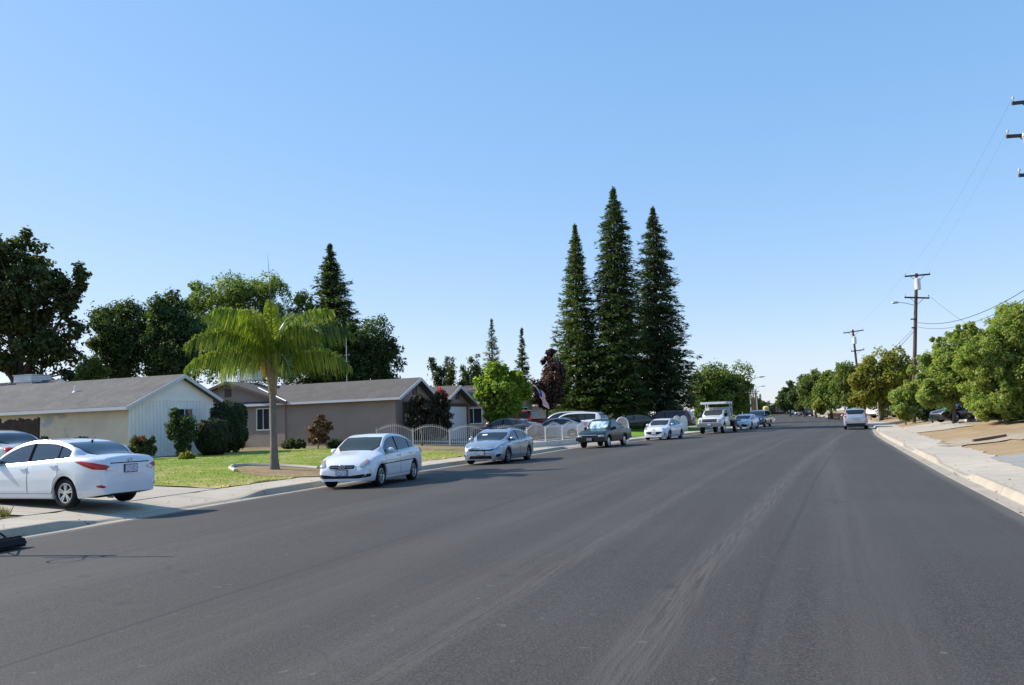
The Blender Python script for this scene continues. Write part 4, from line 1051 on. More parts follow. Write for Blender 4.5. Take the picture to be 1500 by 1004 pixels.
a_, b_ = on1(246, 636), on1(257, 598)
MB().box(f1.L((a_[0] + b_[0]) / 2, .262, (a_[2] + b_[2]) / 2), (b_[0] - a_[0] - .03, .04, b_[2] - a_[2]), 0, Matrix.Rotation(f1.rot, 3, 'Z')).build('shutter', M['whitetrim'], h1)
window(f1, h1, b_[0] + .05, b_[0] + 1.15, a_[2] + .06, b_[2] - .06, .27)
# side wall: a small high window and the door-like panel on the shaded side
s0 = f1.inv(on_plane(32, 620, f1.P(wl1, 0, 0), f1.u)); s1 = f1.inv(on_plane(18, 614, f1.P(wl1, 0, 0), f1.u))
window(f1, h1, s0[1], s0[1] + .9, 1.75, 2.6, wl1, face='side')
q = f1.inv(at(75, 577, 44))
mb = MB().tube([f1.L(ta[0] - 1.6, 5.6, za_ - 1.6 * sl - .08), f1.L(ta[0] - 1.6, 5.6, za_ - 1.6 * sl + .34)], .045, 8); mb.tube([f1.L(ta[0] - 1.6, 5.6, za_ - 1.6 * sl - .04), f1.L(ta[0] - 1.6, 5.6, za_ - 1.6 * sl + .06)], [.14, .05], 10)
mb.build('vent_pipe', M['whitetrim'], h1)

# wooden fence beside it
p0, p1 = at(-30, 640, 38.2), at(56, 640, 38.2); g0 = Vector((p0.x, p0.y, ground_at(p0.x, p0.y))); 
wf = empty('wooden_fence', (p1.x, p1.y, 0)); tag(wf, 'dark weathered plank fence beside the white house at the left edge', 'fence')
mb = MB(); n = 24; rr = random.Random(3)
for i in range(n):
    t = i / n; x = p0.x + (p1.x - p0.x) * (t + .5 / n) - p1.x; y = p0.y + (p1.y - p0.y) * t - p1.y; zg = ground_at(x + p1.x, y + p1.y)
    h = 1.78 + .10 * rr.random() + (.1 if i > 10 else 0)
    mb.box((x, y, zg + h / 2 - .05), (abs(p1.x - p0.x) / n - .012, .022, h + .1))
mb.build('plank_panel', M['darkwood'], wf)
mb = MB()
for zz in (.35, 1.15): mb.box(((p0.x - p1.x) / 2, .045, ground_at(p1.x, p1.y) + zz), (abs(p1.x - p0.x), .05, .09))
mb.build('rail', M['darkwood'], wf)
for t in (0.34, .68, 1.0):
    x = p0.x + (p1.x - p0.x) * t; MB().box((x - p1.x - .05, .10, ground_at(x, p0.y) + .95), (.09, .09, 2.1)).build('post', M['darkwood'], wf)

# ------------------------------------------------------------------ taupe house with two gables
O2 = at(586, 620, 50.5); f2 = Frame(O2, 21, .6)
h2 = empty('taupe_house', (O2.x, O2.y, 0)); tag(h2, 'long taupe stucco house with two street gables and a white garage door', 'house')
def on2(px, py, v=0.0): return f2.inv(on_plane(px, py, f2.P(0, v, 0), f2.v))
tl = on2(586, 584.7); ta = on2(617, 553.6); tr = on2(644, 581.5)
zl, za, zz = tl[2] + .03, ta[2] + .03, tr[2] + .03; zz = (zl + zz) / 2; zl = zz
s = (za - zl) / (ta[0] - tl[0]); s2 = (za - zz) / (tr[0] - ta[0])
V2 = 17.0
gable_roof(f2, tl[0], zl, ta[0], za, tr[0], zz, 0, V2).build('roof', M['roof2'], h2)
rake(f2, tl[0], zl, ta[0], za, tr[0], zz, -.003, .20).build('barge_board', M['fascia'], h2)
fascia(f2, tl[0] - .003, zl, 0, V2, .16).build('fascia', M['fascia'], h2)
wl2, wr2 = tl[0] + .40, tr[0] - .40
gable_wall(f2, wl2, wr2, ta[0], za - .14, s, s2, .55, V2 - .4, .05).build('wall', M['taupe'], h2)
def louvre(w, z, v, par):
    mb = MB()
    for dx in (-.22, .22): mb.box(f2.L(w + dx, v, z), (.07, .05, .62), 0, Matrix.Rotation(f2.rot, 3, 'Z'))
    for k in range(6): mb.box(f2.L(w, v + .02, z - .26 + k * .105), (.38, .03, .055), 0, Matrix.Rotation(f2.rot, 3, 'Z'))
    mb.build('gable_vent', M['browntrim'], par)
a_ = on2(608, 571, .5); louvre(a_[0], a_[2], .52, h2)
a_, b_ = on2(591.5, 622, .55), on2(600, 590, .55)
window(f2, h2, a_[0], b_[0], a_[2] - .15, b_[2], .53, mat='browntrim')
# garage gable
gl, ga, gr = on2(655, 587), on2(675.3, 565), on2(702, 594)
zgl, zga = gl[2] + .03, ga[2] + .03; zgr = zgl - .25
sg, sg2 = (zga - zgl) / (ga[0] - gl[0]), (zga - zgr) / (gr[0] - ga[0])
gable_roof(f2, gl[0], zgl, ga[0], zga, gr[0], zgr, .02, 12).build('roof', M['roof2'], h2)
rake(f2, gl[0], zgl, ga[0], zga, gr[0], zgr, .015, .20).build('barge_board', M['fascia'], h2)
gable_wall(f2, gl[0] + .35, gr[0] - .35, ga[0], zga - .14, sg, sg2, .60, 11.6, .05).build('wall', M['taupe'], h2)
a_ = on2(670.5, 579, .55); louvre(a_[0], a_[2], .57, h2)
a_, b_ = on2(656.5, 623, .6), on2(682, 596, .6)
mb = MB(); R2 = Matrix.Rotation(f2.rot, 3, 'Z'); gw, gz = b_[0] - a_[0], b_[2]
zb2 = .45
for k in range(4): mb.box(f2.L((a_[0] + b_[0]) / 2, .565, zb2 + (gz - zb2) * (k + .5) / 4), (gw, .05, (gz - zb2) / 4 - .02), 0, R2)
mb.box(f2.L((a_[0] + b_[0]) / 2, .585, (zb2 + gz) / 2), (gw, .02, gz - zb2), 0, R2)
mb.build('garage_door', M['garage'], h2)
mb = MB(); mb.box(f2.L(a_[0] - .10, .56, (zb2 + gz) / 2 + .1), (.19, .09, gz - zb2 + .2), 0, R2); mb.box(f2.L(b_[0] + .10, .56, (zb2 + gz) / 2 + .1), (.19, .09, gz - zb2 + .2), 0, R2); mb.box(f2.L((a_[0] + b_[0]) / 2, .555, gz + .11), (gw + .1, .10, .20), 0, R2)
mb.build('garage_surround', M['browntrim'], h2)
# joining wall and roof between the gables
mb = MB(); mb.prism([(wr2 - .3, .05), (gl[0] + .6, .05), (gl[0] + .6, zl - .2), (wr2 - .3, zl - .2)], 8, lambda a, b, t: f2.L(a, 1.6 + t, b)); mb.build('wall', M['taupe'], h2)
gable_roof(f2, wr2 - .2, zl - .06, (wr2 + gl[0] + .5) / 2, zl + .25, gl[0] + .7, zl - .06, 1.2, 9.9).build('roof', M['roof2'], h2)
# rear wing with its gable towards the viewer: ridge along the street
va = f2.inv(on_plane(334, 559, f2.P(wl2 - .25, 0, 0), f2.u)); vr = f2.inv(on_plane(423, 588.5, f2.P(wl2 - .25, 0, 0), f2.u))
vA, zA, vR, zR = va[1], va[2], vr[1], vr[2]; hw = vA - vR; 
mb = MB(); th = .13
for sg_ in (1,):
    prof = [(vR, zR), (vA, zA), (vA + hw, zR), (vA + hw, zR - th), (vA, zA - th), (vR, zR - th)]
    mb.prism(prof, 3.2, lambda a, b, t: f2.L(wl2 - .55 + t, a, b))
mb.build('roof', M['roof2'], h2)
mb = MB(); prof = [(vR - .02, zR - .012), (vA, zA - .012), (vA + hw + .02, zR - .012), (vA + hw + .02, zR - .19), (vA, zA - .2), (vR - .02, zR - .19)]
mb.prism(prof, .035, lambda a, b, t: f2.L(wl2 - .588 + t, a, b)); mb.build('barge_board', M['browntrim'], h2)
sw = (zA - zR) / hw
mb = MB(); e = .4; prof = [(vR + e, .05), (vA + hw - e, .05), (vA + hw - e, zR - .15 + sw * e), (vA, zA - .15), (vR + e, zR - .15 + sw * e)]
mb.prism(prof, 3.0, lambda a, b, t: f2.L(wl2 - .12 + t, a, b)); mb.build('wall', M['taupe'], h2)
mb = MB(); mb.box(f2.L(wl2 - .15, vA + .1, zA - .75), (.05, .5, .5), 0, R2); mb.build('gable_vent', M['browntrim'], h2)
wa_, wb_ = f2.inv(on_plane(395, 629, f2.P(wl2 - .12, 0, 0), f2.u)), f2.inv(on_plane(377, 600, f2.P(wl2 - .12, 0, 0), f2.u))
window(f2, h2, wa_[1], wb_[1], wa_[2], wb_[2], wl2 - .12, face='side', bars=1)
# ridge flashing where the wing meets the main roof
mb = MB(); mb.tube([f2.L(wl2 - .5, vR + .02, zR + .03), f2.L(ta[0] - (za - zA) / s - .05 if False else wl2 + .9, vA - hw * .32, zA - .30 * (zA - zR))], .035, 6); mb.build('valley_flashing', M['whitetrim'], h2)

# evaporative cooler on the roof
c0 = at(366, 551, 57.5); cb = empty('rooftop_cooler', (c0.x, c0.y, 0)); tag(cb, 'grey louvred cooler box on the roof of the taupe house, left of the palm trunk', 'air conditioner')
zc = c0.z; mb = MB(); Rz = Matrix.Rotation(f2.rot, 3, 'Z')
mb.box((0, 0, zc), (.95, 1.35, .60), 0, Rz); mb.box((0, 0, zc + .33), (1.02, 1.42, .05), 0, Rz); mb.box((0, 0, zc - .32), (1.0, 1.4, .04), 0, Rz)
mb.build('cabinet', M['metal'], cb)
mb = MB()
for k in range(6):
    mb.box(Rz @ Vector((-.485, 0, 0)) + Vector((0, 0, zc - .22 + k * .09)), (.03, 1.2, .05), 0, Rz); mb.box(Rz @ Vector((0, -.685, 0)) + Vector((0, 0, zc - .22 + k * .09)), (.8, .03, .05), 0, Rz)
mb.build('louvre', M['whitetrim'], cb)
mb = MB()
for i in (-1, 1):
    for j in (-1, 1): mb.box(Rz @ Vector((i * .42, j * .6, 0)) + Vector((0, 0, zc - .7)), (.06, .06, .78), 0, Rz)
mb.build('stand', M['metal'], cb)
# aerial mast
p = at(508, 552, 60); ae = empty('tv_aerial', (p.x, p.y, 0)); tag(ae, 'thin aerial mast standing up from the roof of the taupe house', 'aerial')
zt = at(508, 488, 60).z
MB().tube([(0, 0, p.z - 1.0), (0, 0, zt)], .025, 6).build('mast', M['metal'], ae)
mb = MB()
for a in range(4): t = a * math.pi / 4; mb.tube([(-.28 * math.cos(t), -.28 * math.sin(t), zt - .05), (.28 * math.cos(t), .28 * math.sin(t), zt - .05)], .012, 5)
mb.tube([(-.15, 0, zt - 1.6), (.25, 0, zt - 1.55)], .02, 5)
mb.build('antenna', M['metal'], ae)

# ------------------------------------------------------------------ tan house behind the maple, grey house under the redwoods, far house
def plain_house(name, label, px0, py, Y, a, width, depth, eave, apex, wall, roof, zb=None, ov=.5, street=True):
    p = at(px0, py, Y); fr = Frame(p, a, 0); zg = ground_at(p.x, p.y)
    h = empty(name, (p.x, p.y, 0)); tag(h, label, 'house')
    e, ap = zg + eave, zg + apex; wa = width / 2; s = (ap - e) / wa
    gable_roof(fr, 0, e, wa, ap, width, e, 0, depth).build('roof', M[roof], h)
    rake(fr, 0, e, wa, ap, width, e, -.003, .2).build('barge_board', M['whitetrim'], h)
    fascia(fr, -.003, e, 0, depth, .16).build('fascia', M['whitetrim'], h)
    gable_wall(fr, ov, width - ov, wa, ap - .14, s, s, .4, depth - .4, zg - .4).build('wall', M[wall], h)
    return h, fr, zg
h3, f3, z3 = plain_house('tan_house', 'tan stucco house behind the bright green maple', 726, 600, 69, 24, 9.0, 16, 2.75, 4.3, 'tan', 'roof2')
window(f3, h3, 1.5, 3.0, z3 + 1.0, z3 + 2.2, .38); window(f3, h3, 1.5, 3.0, z3 + 1.0, z3 + 2.2, .5, face='side'); window(f3, h3, 5.8, 7.4, z3 + .9, z3 + 2.2, .38)
mb = MB(); mb.box(f3.L(4.4, .37, z3 + 1.0), (.95, .05, 2.1), 0, Matrix.Rotation(f3.rot, 3, 'Z')); mb.build('door', M['browntrim'], h3)
h4, f4, z4 = plain_house('grey_house', 'pale grey house in shade under the redwoods with a white door', 905, 605, 90, 27, 12.0, 12, 2.7, 4.0, 'greywall', 'roof2')
R4 = Matrix.Rotation(f4.rot, 3, 'Z')
mb = MB().box(f4.L(2.6, .37, z4 + 1.05), (1.0, .06, 2.1), 0, R4); mb.build('door', M['whitetrim'], h4)
window(f4, h4, 4.6, 6.4, z4 + 1.0, z4 + 2.1, .38); window(f4, h4, 7.6, 9.4, z4 + 1.0, z4 + 2.1, .38); window(f4, h4, 2, 4, z4 + 1.0, z4 + 2.1, .5, face='side')
h5, f5, z5 = plain_house('far_house', 'small grey roofed house at the far end of the street', 1127, 600, 262, 100, 11.0, 12, 2.8, 4.6, 'darkwood', 'roof')
window(f5, h5, 2, 4, z5 + 1, z5 + 2.2, .38); window(f5, h5, 6.5, 8.5, z5 + 1, z5 + 2.2, .38)

h6, f6, z6 = plain_house('brown_house', 'house behind the white house, only its dark roof showing over the white ridge', 30, 590, 52.5, 20, 6.0, 16, 3.3, 4.8, 'tan', 'roof2')
p = at(48, 556, 56); c6 = empty('rooftop_cooler', (p.x, p.y, 0)); tag(c6, 'low grey cooler box just above the ridge of the white house at left', 'air conditioner'); Rz6 = Matrix.Rotation(f6.rot, 3, 'Z')
mb = MB(); mb.box((0, 0, p.z), (1.5, 1.6, .45), 0, Rz6); mb.box((0, 0, p.z + .25), (1.6, 1.7, .05), 0, Rz6); mb.box((.0, 0, p.z - .6), (1.3, 1.4, .8), 0, Rz6); mb.build('cabinet', M['metal'], c6)
mb = MB()
for k in range(4): mb.box(Rz6 @ Vector((-.76, 0, 0)) + Vector((0, 0, p.z - .16 + k * .1)), (.03, 1.4, .05), 0, Rz6); mb.box(Rz6 @ Vector((0, -.81, 0)) + Vector((0, 0, p.z - .16 + k * .1)), (1.3, .03, .05), 0, Rz6)
mb.build('louvre', M['whitetrim'], c6)
# flag on its staff from the tan house
fp = at(787, 569, 66); fl = empty('flag', (fp.x, fp.y, 0)); tag(fl, 'striped national flag hanging from a slanted staff in front of the purple-leaved tree', 'flag')
b0 = at(798, 590, 66)
MB().tube([b0 - Vector((fp.x, fp.y, 0)) + Vector((.35, .1, -.45)), fp - Vector((fp.x, fp.y, 0)) + Vector((-.10, 0, .15))], .02, 6).build('staff', M['whitetrim'], fl)
mr, mw, mbl = simple('flag red', (.42, .03, .05), .8), simple('flag white', (.70, .68, .68), .8), simple('flag blue', (.03, .04, .16), .8)
mb = MB(); nu, nv = 18, 13
def FP(i, j):
    u, v = i / nu * 1.5, j / 13 * .85
    return Vector((-.05 + v * .62 + .30 * u + .05 * math.sin(u * 7), .07 * math.sin(u * 6 + v * 3), fp.z + .05 - u * .92 - v * .40))
for i in range(nu):
    for j in range(13):
        mi = 2 if (i < nu * .4 and j < 7) else (0 if j % 2 == 0 else 1)
        mb.add([FP(i, j), FP(i + 1, j), FP(i + 1, j + 1), FP(i, j + 1)], [(0, 1, 2, 3)], mi)
c_ = mb.build('cloth', [mr, mw, mbl], fl, fix=False); sm = c_.modifiers.new('cloth thickness', 'SOLIDIFY'); sm.thickness = .006

# ------------------------------------------------------------------ arched iron fence
def fence_run(name, label, pts_, h0, arch, npan, mat, base=0.0, gaps=.115, group=None, pr=.013):
    """panels with an arched top between posts along a line of two ground points"""
    A, B_ = Vector(pts_[0]), Vector(pts_[1]); root = empty(name, (A.x, A.y, 0)); tag(root, label, 'fence', group)
    O = Vector((A.x, A.y, 0)); d = (B_ - A); d.z = 0; Ln = d.length; d.normalize(); rz = Matrix.Rotation(math.atan2(d.y, d.x), 3, 'Z')
    pw = Ln / npan
    def gz(t): p = A + d * t; return A.z + (B_.z - A.z) * t / Ln
    for i in range(npan + 1):
        t = i * pw; p = A + d * t - O
        mb = MB().box((p.x, p.y, gz(t) + (h0 + .06) / 2 - .1), (.065, .065, h0 + .26), 0, rz); mb.box((p.x, p.y, gz(t) + h0 + .10), (.085, .085, .03), 0, rz)
        mb.build('post', mat, root)
    for i in range(npan):
        mb = MB(); t0, t1 = i * pw + .05, (i + 1) * pw - .05
        n = max(4, int((t1 - t0) / gaps))
        top = lambda k: h0 - .05 + arch * math.sin(math.pi * k) ** .85
        P = lambda k, z: A + d * (t0 + (t1 - t0) * k) - O + Vector((0, 0, z - A.z + gz(t0 + (t1 - t0) * k)))
        for k in range(n + 1):
            q = k / n; a = P(q, base + .05); b = P(q, top(q) + .13)
            a.z += 0; mb.tube([Vector((a.x, a.y, a.z)), Vector((b.x, b.y, b.z - .05)), Vector((b.x, b.y, b.z))], [pr, pr, .003], 5)
        mb.tube([P(k / 12, top(k / 12)) for k in range(13)], .016, 6)
        mb.tube([P(0, base + .10), P(1, base + .10)], .016, 6); mb.tube([P(0, base + .28), P(1, base + .28)], .012, 6)
        # fix absolute height
        mb.build('picket_panel', mat, root)
    if base > 0:
        mb = MB()
        a, b = A - O, B_ - O; nrm = Vector((-d.y, d.x, 0)) * .09
        vs = []
        for p, z in ((a, A.z), (b, B_.z)):
            for s in (-1, 1):
                for zz in (z - .3, z + base): vs.append(Vector((p.x, p.y, 0)) + nrm * s + Vector((0, 0, zz)))
        mb.add(vs, [(0, 1, 3, 2), (4, 6, 7, 5), (0, 4, 5, 1), (2, 3, 7, 6), (1, 5, 7, 3), (0, 2, 6, 4)])
        mb.build('base_wall', M['block'], root)
    return root
def gp(x, y): return Vector((x, y, ground_at(x, y)))
cx, cy = side('L', 47.6, 2.15); cor = gp(cx, cy)
fe = at(552, 655, 50.2); fl_ = gp(fe.x, fe.y); fl_.z = max(fl_.z, .50)
fence_run('iron_fence', 'cream arched iron fence running from the taupe house to the street corner', (fl_, cor), .90, .30, 4, M['iron'])
ex, ey = side('L', 58.2, 2.15)
fence_run('iron_fence', 'arched iron fence on a low block wall in front of the driveway cars', (cor + Vector((.08, .1, 0)), gp(ex, ey)), 1.02, .30, 5, M['iron'], base=.26, pr=.008, gaps=.13)
# white arched gate leaves further on
def gate(name, label, px0, px1, Y, h, arch, solid=False):
    a, b = at(px0, 640, Y), at(px1, 640, Y + .5); a, b = gp(a.x, a.y), gp(b.x, b.y); O = Vector((a.x, a.y, 0))
    r = empty(name, O); tag(r, label, 'gate'); d = (b - a); d.z = 0; L = d.length; d.normalize()
    P = lambda k, z: d * (L * k) + Vector((0, 0, a.z + z))
    top = lambda k: h - arch + arch * math.sqrt(max(0, 1 - (2 * k - 1) ** 2))
    mb = MB(); mb.tube([P(0, .0)] + [P(k / 14, top(k / 14)) for k in range(15)] + [P(1, 0)], .045, 6); mb.tube([P(0, .12), P(1, .12)], .03, 6); mb.build('frame', M['ironwhite'], r)
    mb = MB()
    for k in range(1, 12): mb.tube([P(k / 12, .1), P(k / 12, top(k / 12) - .02)], .012, 5)
    for z in (.45, .8): mb.tube([P(0, z), P(1, z)], .014, 5)
    mb.build('bars', M['ironwhite'], r)
    if solid:
        mb = MB(); nrm = Vector((-d.y, d.x, 0)); pts = [P(k / 14, top(k / 14) - .05) for k in range(15)]
        vs = []
        for k in range(15):
            for z in (.05, None):
                p = P(k / 14, .05) if z else pts[k]
                vs += [p + nrm * .012, p - nrm * .012]
        fs = []
        for k in range(14):
            o = 4 * k; fs += [(o, o + 4, o + 6, o + 2), (o + 1, o + 3, o + 7, o + 5), (o + 2, o + 6, o + 7, o + 3), (o, o + 1, o + 5, o + 4)]
        mb.add(vs, fs).build('sheet', M['ironwhite'], r)
gate('arched_gate', 'white gate leaf with a round arched top beside the green pickup', 903, 921.5, 63.5, 1.42, .55)
gate('arched_gate', 'left one of two white sheeted gate leaves behind the white sedan with the black grille', 988, 997.5, 76, 1.32, .36, True)
gate('arched_gate', 'right one of two white sheeted gate leaves, next to the flatbed truck', 998, 1007.5, 76.3, 1.32, .36, True)
# black iron fence across the lawn under the redwoods
a, b = at(925, 620, 80), at(952, 620, 81)
fence_run('black_fence', 'short black iron fence on the lawn in front of the grey house', (gp(a.x, a.y), gp(b.x, b.y)), .95, .08, 1, M['arm'])
# ------------------------------------------------------------------ palm bed with concrete edging
bed_poly = [(px, py) for px, py in [(337, 687), (360, 684), (400, 684.5), (440, 686.5), (480, 689), (500, 694), (470, 699), (420, 700), (372, 698), (345, 692)]]
def on_yard(px, py, up=0.0):
    d = ray(px, py); lo, hi = 5.0, 120.0
    for _ in range(50):
        m = (lo + hi) / 2; p = CAM_P + d * (m / d.y)
        if p.z - ground_at(p.x, p.y) > up: lo = m
        else: hi = m
    return CAM_P + d * (hi / d.y)
bp = [on_yard(*p) for p in bed_poly]; c0 = sum(bp, Vector()) / len(bp); n = len(bp); ring = resample(bp, .4)
rows = []
for k in (1, .75, .5, .25, .02):
    r_ = []
    for p in ring + ring[:1]:
        q = c0.lerp(p, k); r_.append((q.x, q.y, ground_at(q.x, q.y) + .03 + .03 * (1 - k)))
    rows.append(r_)
grid_sheet('soil_bed', rows, M['bed'])
edge = [on_yard(*p) for p in [(345, 692), (337, 687.5), (341, 685), (360, 683.7), (400, 684), (440, 686), (466, 688)]]
mb = MB(); mb.tube([Vector((p.x, p.y, ground_at(p.x, p.y) + .05)) for p in edge], .075, 6)
tag(mb.build('bed_edging', M['conc'], None, smooth=True, angle=rad(40)), 'curved concrete edging around the soil bed of the palm', 'edging')

# ------------------------------------------------------------------ portable basketball hoop at the left edge
hb = empty('basketball_hoop', (-8.12, 12.75, 0)); hb.location.z = road_z(-8.12, 12.75); hb.rotation_euler.z = rad(-14); tag(hb, 'black wheeled base of a street basketball hoop, cut by the left picture edge', 'basketball hoop')
bm = bmesh.new(); bmesh.ops.create_cube(bm, size=1); bmesh.ops.scale(bm, vec=(.80, 1.0, .17), verts=bm.verts)
for v in bm.verts:
    if v.co.z > 0: v.co.x *= .86; v.co.y *= .9
bmesh.ops.bevel(bm, geom=bm.edges[:], offset=.045, segments=3, affect='EDGES'); bmesh.ops.translate(bm, vec=(-.02, .30, .11), verts=bm.verts)
me = bpy.data.meshes.new('base'); bm.to_mesh(me); bm.free(); me.materials.append(M['hoopbase']); me.polygons.foreach_set('use_smooth', [True] * len(me.polygons)); me.set_sharp_from_angle(angle=rad(35))
o = bpy.data.objects.new('base', me); col.objects.link(o); o.parent = hb
MB().tube([(-.03, -.12, .2), (-.04, -.14, 1.0), (-.05, -.18, 1.95)], [.05, .045, .04], 10).build('pole', M['hoopbase'], hb, smooth=True)
mb = MB()
for s in (-1, 1): mb.tube([(s * .2, .5, .19), (-.04, -.12, .75)], .014, 6)
mb.build('strut', M['hoopbase'], hb)
for s in (-1, 1): MB().tube([(s * .30 - .025, -.28, .07), (s * .30 + .025, -.28, .07)], .075, 12).build('wheel', M['tyre'], hb)
MB().box((-.05, -.30, 1.93), (.95, .03, .70)).build('backboard', M['pane'], hb)
mb = MB()
for x in (-.475, .475): mb.box((x - .05, -.30, 1.93), (.04, .05, .74))
for z in (1.57, 2.29): mb.box((-.05, -.30, z), (.99, .05, .04))
for z in (1.7, 1.9): mb.tube([(-.05, -.17, z - .1), (-.05, -.30, z)], .02, 6)
mb.build('backboard_frame', M['dark'], hb)
MB().tube([(-.05 + .225 * math.cos(t), -.55 + .225 * math.sin(t), 1.62) for t in np.linspace(0, 2 * math.pi, 25)], .011, 6).build('rim', simple('orange rim', (.5, .1, .03), .4), hb)

# ------------------------------------------------------------------ utility poles and wires
def insulators(mb, pts):
    for p in pts: mb.tube([p, p + Vector((0, 0, .10)), p + Vector((0, 0, .16)), p + Vector((0, 0, .22))], [.02, .02, .055, .035], 8)
def utility_pole(label, base, top, arms, arm_dir, can=None, lamp=None, extras=None, rb=.17, rt=.12):
    O = Vector((base.x, base.y, base.z)); r = empty('utility_pole', O); tag(r, label, 'utility pole', None)
    ax = (top - base); T = lambda k: ax * k
    MB().tube([Vector((0, 0, -.4)), T(.3), T(.65), T(1)], [rb, rb * .93, rb * .82, rt], 12).build('pole', M['polewood'], r, smooth=True, angle=rad(50))
    ends = []
    for k, ln, tilt, off in arms:
        c = T(k) + Vector((0, -.17, 0)); d = Vector((arm_dir.x, arm_dir.y, tilt)).normalized(); c = c + d * off
        mb = MB(); rot = d.to_track_quat('X', 'Z').to_matrix(); mb.box(c, (ln, .10, .125), 0, rot)
        for s in (-1, 1): mb.tube([c + d * (s * ln * .3), T(k) + Vector((0, -.15, -.55))], .018, 5)
        arm = mb.build('crossarm', M['arm'], r)
        im = MB(); ps = [c + d * (s * ln * .47) + Vector((0, 0, .05)) for s in (-1, 1)]; insulators(im, ps); im.build('insulator', M['insul'], arm, smooth=True)
        ends.append([O + p + Vector((0, 0, .2)) for p in ps])
    if can:
        k, s = can; c = T(k) + arm_dir * (.34 * s) + Vector((0, -.12, 0)); mb = MB()
        mb.tube([c + Vector((0, 0, -.5)), c + Vector((0, 0, -.46)), c + Vector((0, 0, .42)), c + Vector((0, 0, .5))], [.20, .24, .24, .12], 16); mb.box(c + Vector((0, .02, 0)) - arm_dir * (.2 * s), (.25, .08, .5))
        mb.tube([c + Vector((.08, 0, .45)), c + Vector((.08, 0, .66))], [.05, .03], 8); mb.build('transformer', M['can'], r, smooth=True, angle=rad(40))
    if lamp:
        k, ln = lamp; p = T(k); d = Vector((-arm_dir.x, -arm_dir.y, 0)) if arm_dir.x > 0 else arm_dir
        MB().tube([p, p + d * (ln * .5) + Vector((0, 0, .26)), p + d * (ln * .85) + Vector((0, 0, .36))], .028, 7).build('lamp_arm', M['metal'], r)
        q = p + d * (ln * .92) + Vector((0, 0, .36)); mb = MB(); mb.tube([q - d * .14, q - d * .06, q + d * .25, q + d * .42], [.04, .09, .11, .03], 8); mb.build('lamp_head', M['metal'], r, smooth=True)
    return r, O, ax, ends
ad = Vector((math.cos(rad(14)), -math.sin(rad(14)), 0))
Y1 = 70; b1 = at(1338, 612, Y1); t1 = at(1342.5, 401, Y1)
P1, O_1, ax1, e1 = utility_pole('tall brown utility pole with a white transformer can and street lamp, beside the bushy tree', b1, t1, [(.985, 1.95, .02, 0), (.828, 1.9, -.10, 0)], ad, can=(.925, .12), lamp=(.775, 1.55))
mb = MB()
for k, ln in ((.68, .5), (.62, .3)): mb.box(ax1 * k + Vector((-.2, -.1, 0)), (ln, .08, .10))
mb.tube([ax1 * .60 + Vector((-.1, -.1, 0)), ax1 * .45 + Vector((-1.3, -.3, .5))], .02, 5); mb.tube([ax1 * .45 + Vector((-1.35, -.3, .35)), ax1 * .45 + Vector((-1.3, -.3, .62))], [.09, .05], 8)
mb.build('cable_bracket', M['arm'], P1)
Y2 = 109; b2 = at(1263, 603, Y2); t2 = at(1249, 483, Y2); b2.z = ground_at(b2.x, b2.y)
P2, O_2, ax2, e2 = utility_pole('leaning brown utility pole farther down the right side, beyond the silver SUV', b2, t2, [(.975, 2.45, .10, 0), (.76, 1.6, .08, .25)], ad, can=(.88, .1))
mb = MB(); mb.tube([Vector((-.2, -.15, 0)), ax2 * .28 + Vector((-.2, -.15, 0))], .05, 8); mb.tube([Vector((-.42, -.2, 0)), ax2 * .24 + Vector((-.42, -.2, 0))], .04, 8); mb.build('conduit', M['can'], P2)
Y0 = 33; t0 = at(1511, 143, Y0); b0 = at(1517, 640, Y0); b0.z = ground_at(b0.x, b0.y)
k150 = [(at(1500, y, Y0).z - b0.z) / (t0.z - b0.z) for y in (151, 200, 258)]
P0, O_0, ax0, e0 = utility_pole('nearest utility pole at the right picture edge, only its crossarm ends in view', b0, t0, [(k150[0], 1.7, .04, .02), (k150[1], 2.1, .0, .0), (k150[2], 1.2, .0, .0)], Vector((1, -.12, 0)).normalized(), rb=.19, rt=.13)
mb = MB(); q = at(1493, 203, Y0) - O_0 + Vector((0, -.3, 0)); mb.tube([q + Vector((0, 0, .12)), q, q + Vector((0, 0, -.32))], [.04, .06, .015], 8); mb.build('cutout', M['insul'], P0)
# far poles on the left side of the far road
for i, (px, pt, Y, lb) in enumerate([(1106.5, 572, 185, 'pale far utility pole, taller of the two left of the road'), (1103.5, 575, 175, 'far wooden utility pole standing close left of the tallest far pole')]):
    b = at(px, 600, Y); b.z = ground_at(b.x, b.y); t = at(px - .3, pt, Y); utility_pole(lb, b, t, [(.96, 1.6, 0, 0)], ad)
def street_lamp(label, px, py, Y, hx, hy, r_=.06):
    t = at(px, py, Y); O = Vector((t.x, t.y, ground_at(t.x, t.y))); r = empty('street_lamp', O); tag(r, label, 'street lamp')
    h = t.z - O.z; e = at(hx, hy, Y) - O
    MB().tube([(0, 0, -.2), (0, 0, h * .5), (0, 0, h)], [.11, .09, .07], 8).build('pole', M['metal'], r)
    MB().tube([Vector((0, 0, h - .05)), Vector((e.x * .5, e.y * .5, h + (e.z - h) * .75)), e], [.05, .045, .04], 6).build('arm', M['metal'], r)
    mb = MB(); mb.tube([e - Vector((.1, 0, 0)), e + Vector((.1, 0, 0)), e + Vector((.75, 0, .03))], [.05, .12, .05], 8); mb.build('lamp_head', M['metal'], r)
street_lamp('nearer grey street lamp arching over the far road from the left trees', 1098, 560, 125, 1113, 552.5)
street_lamp('farther grey street lamp arching over the far road, below the nearer one', 1107.5, 569, 180, 1116, 566)

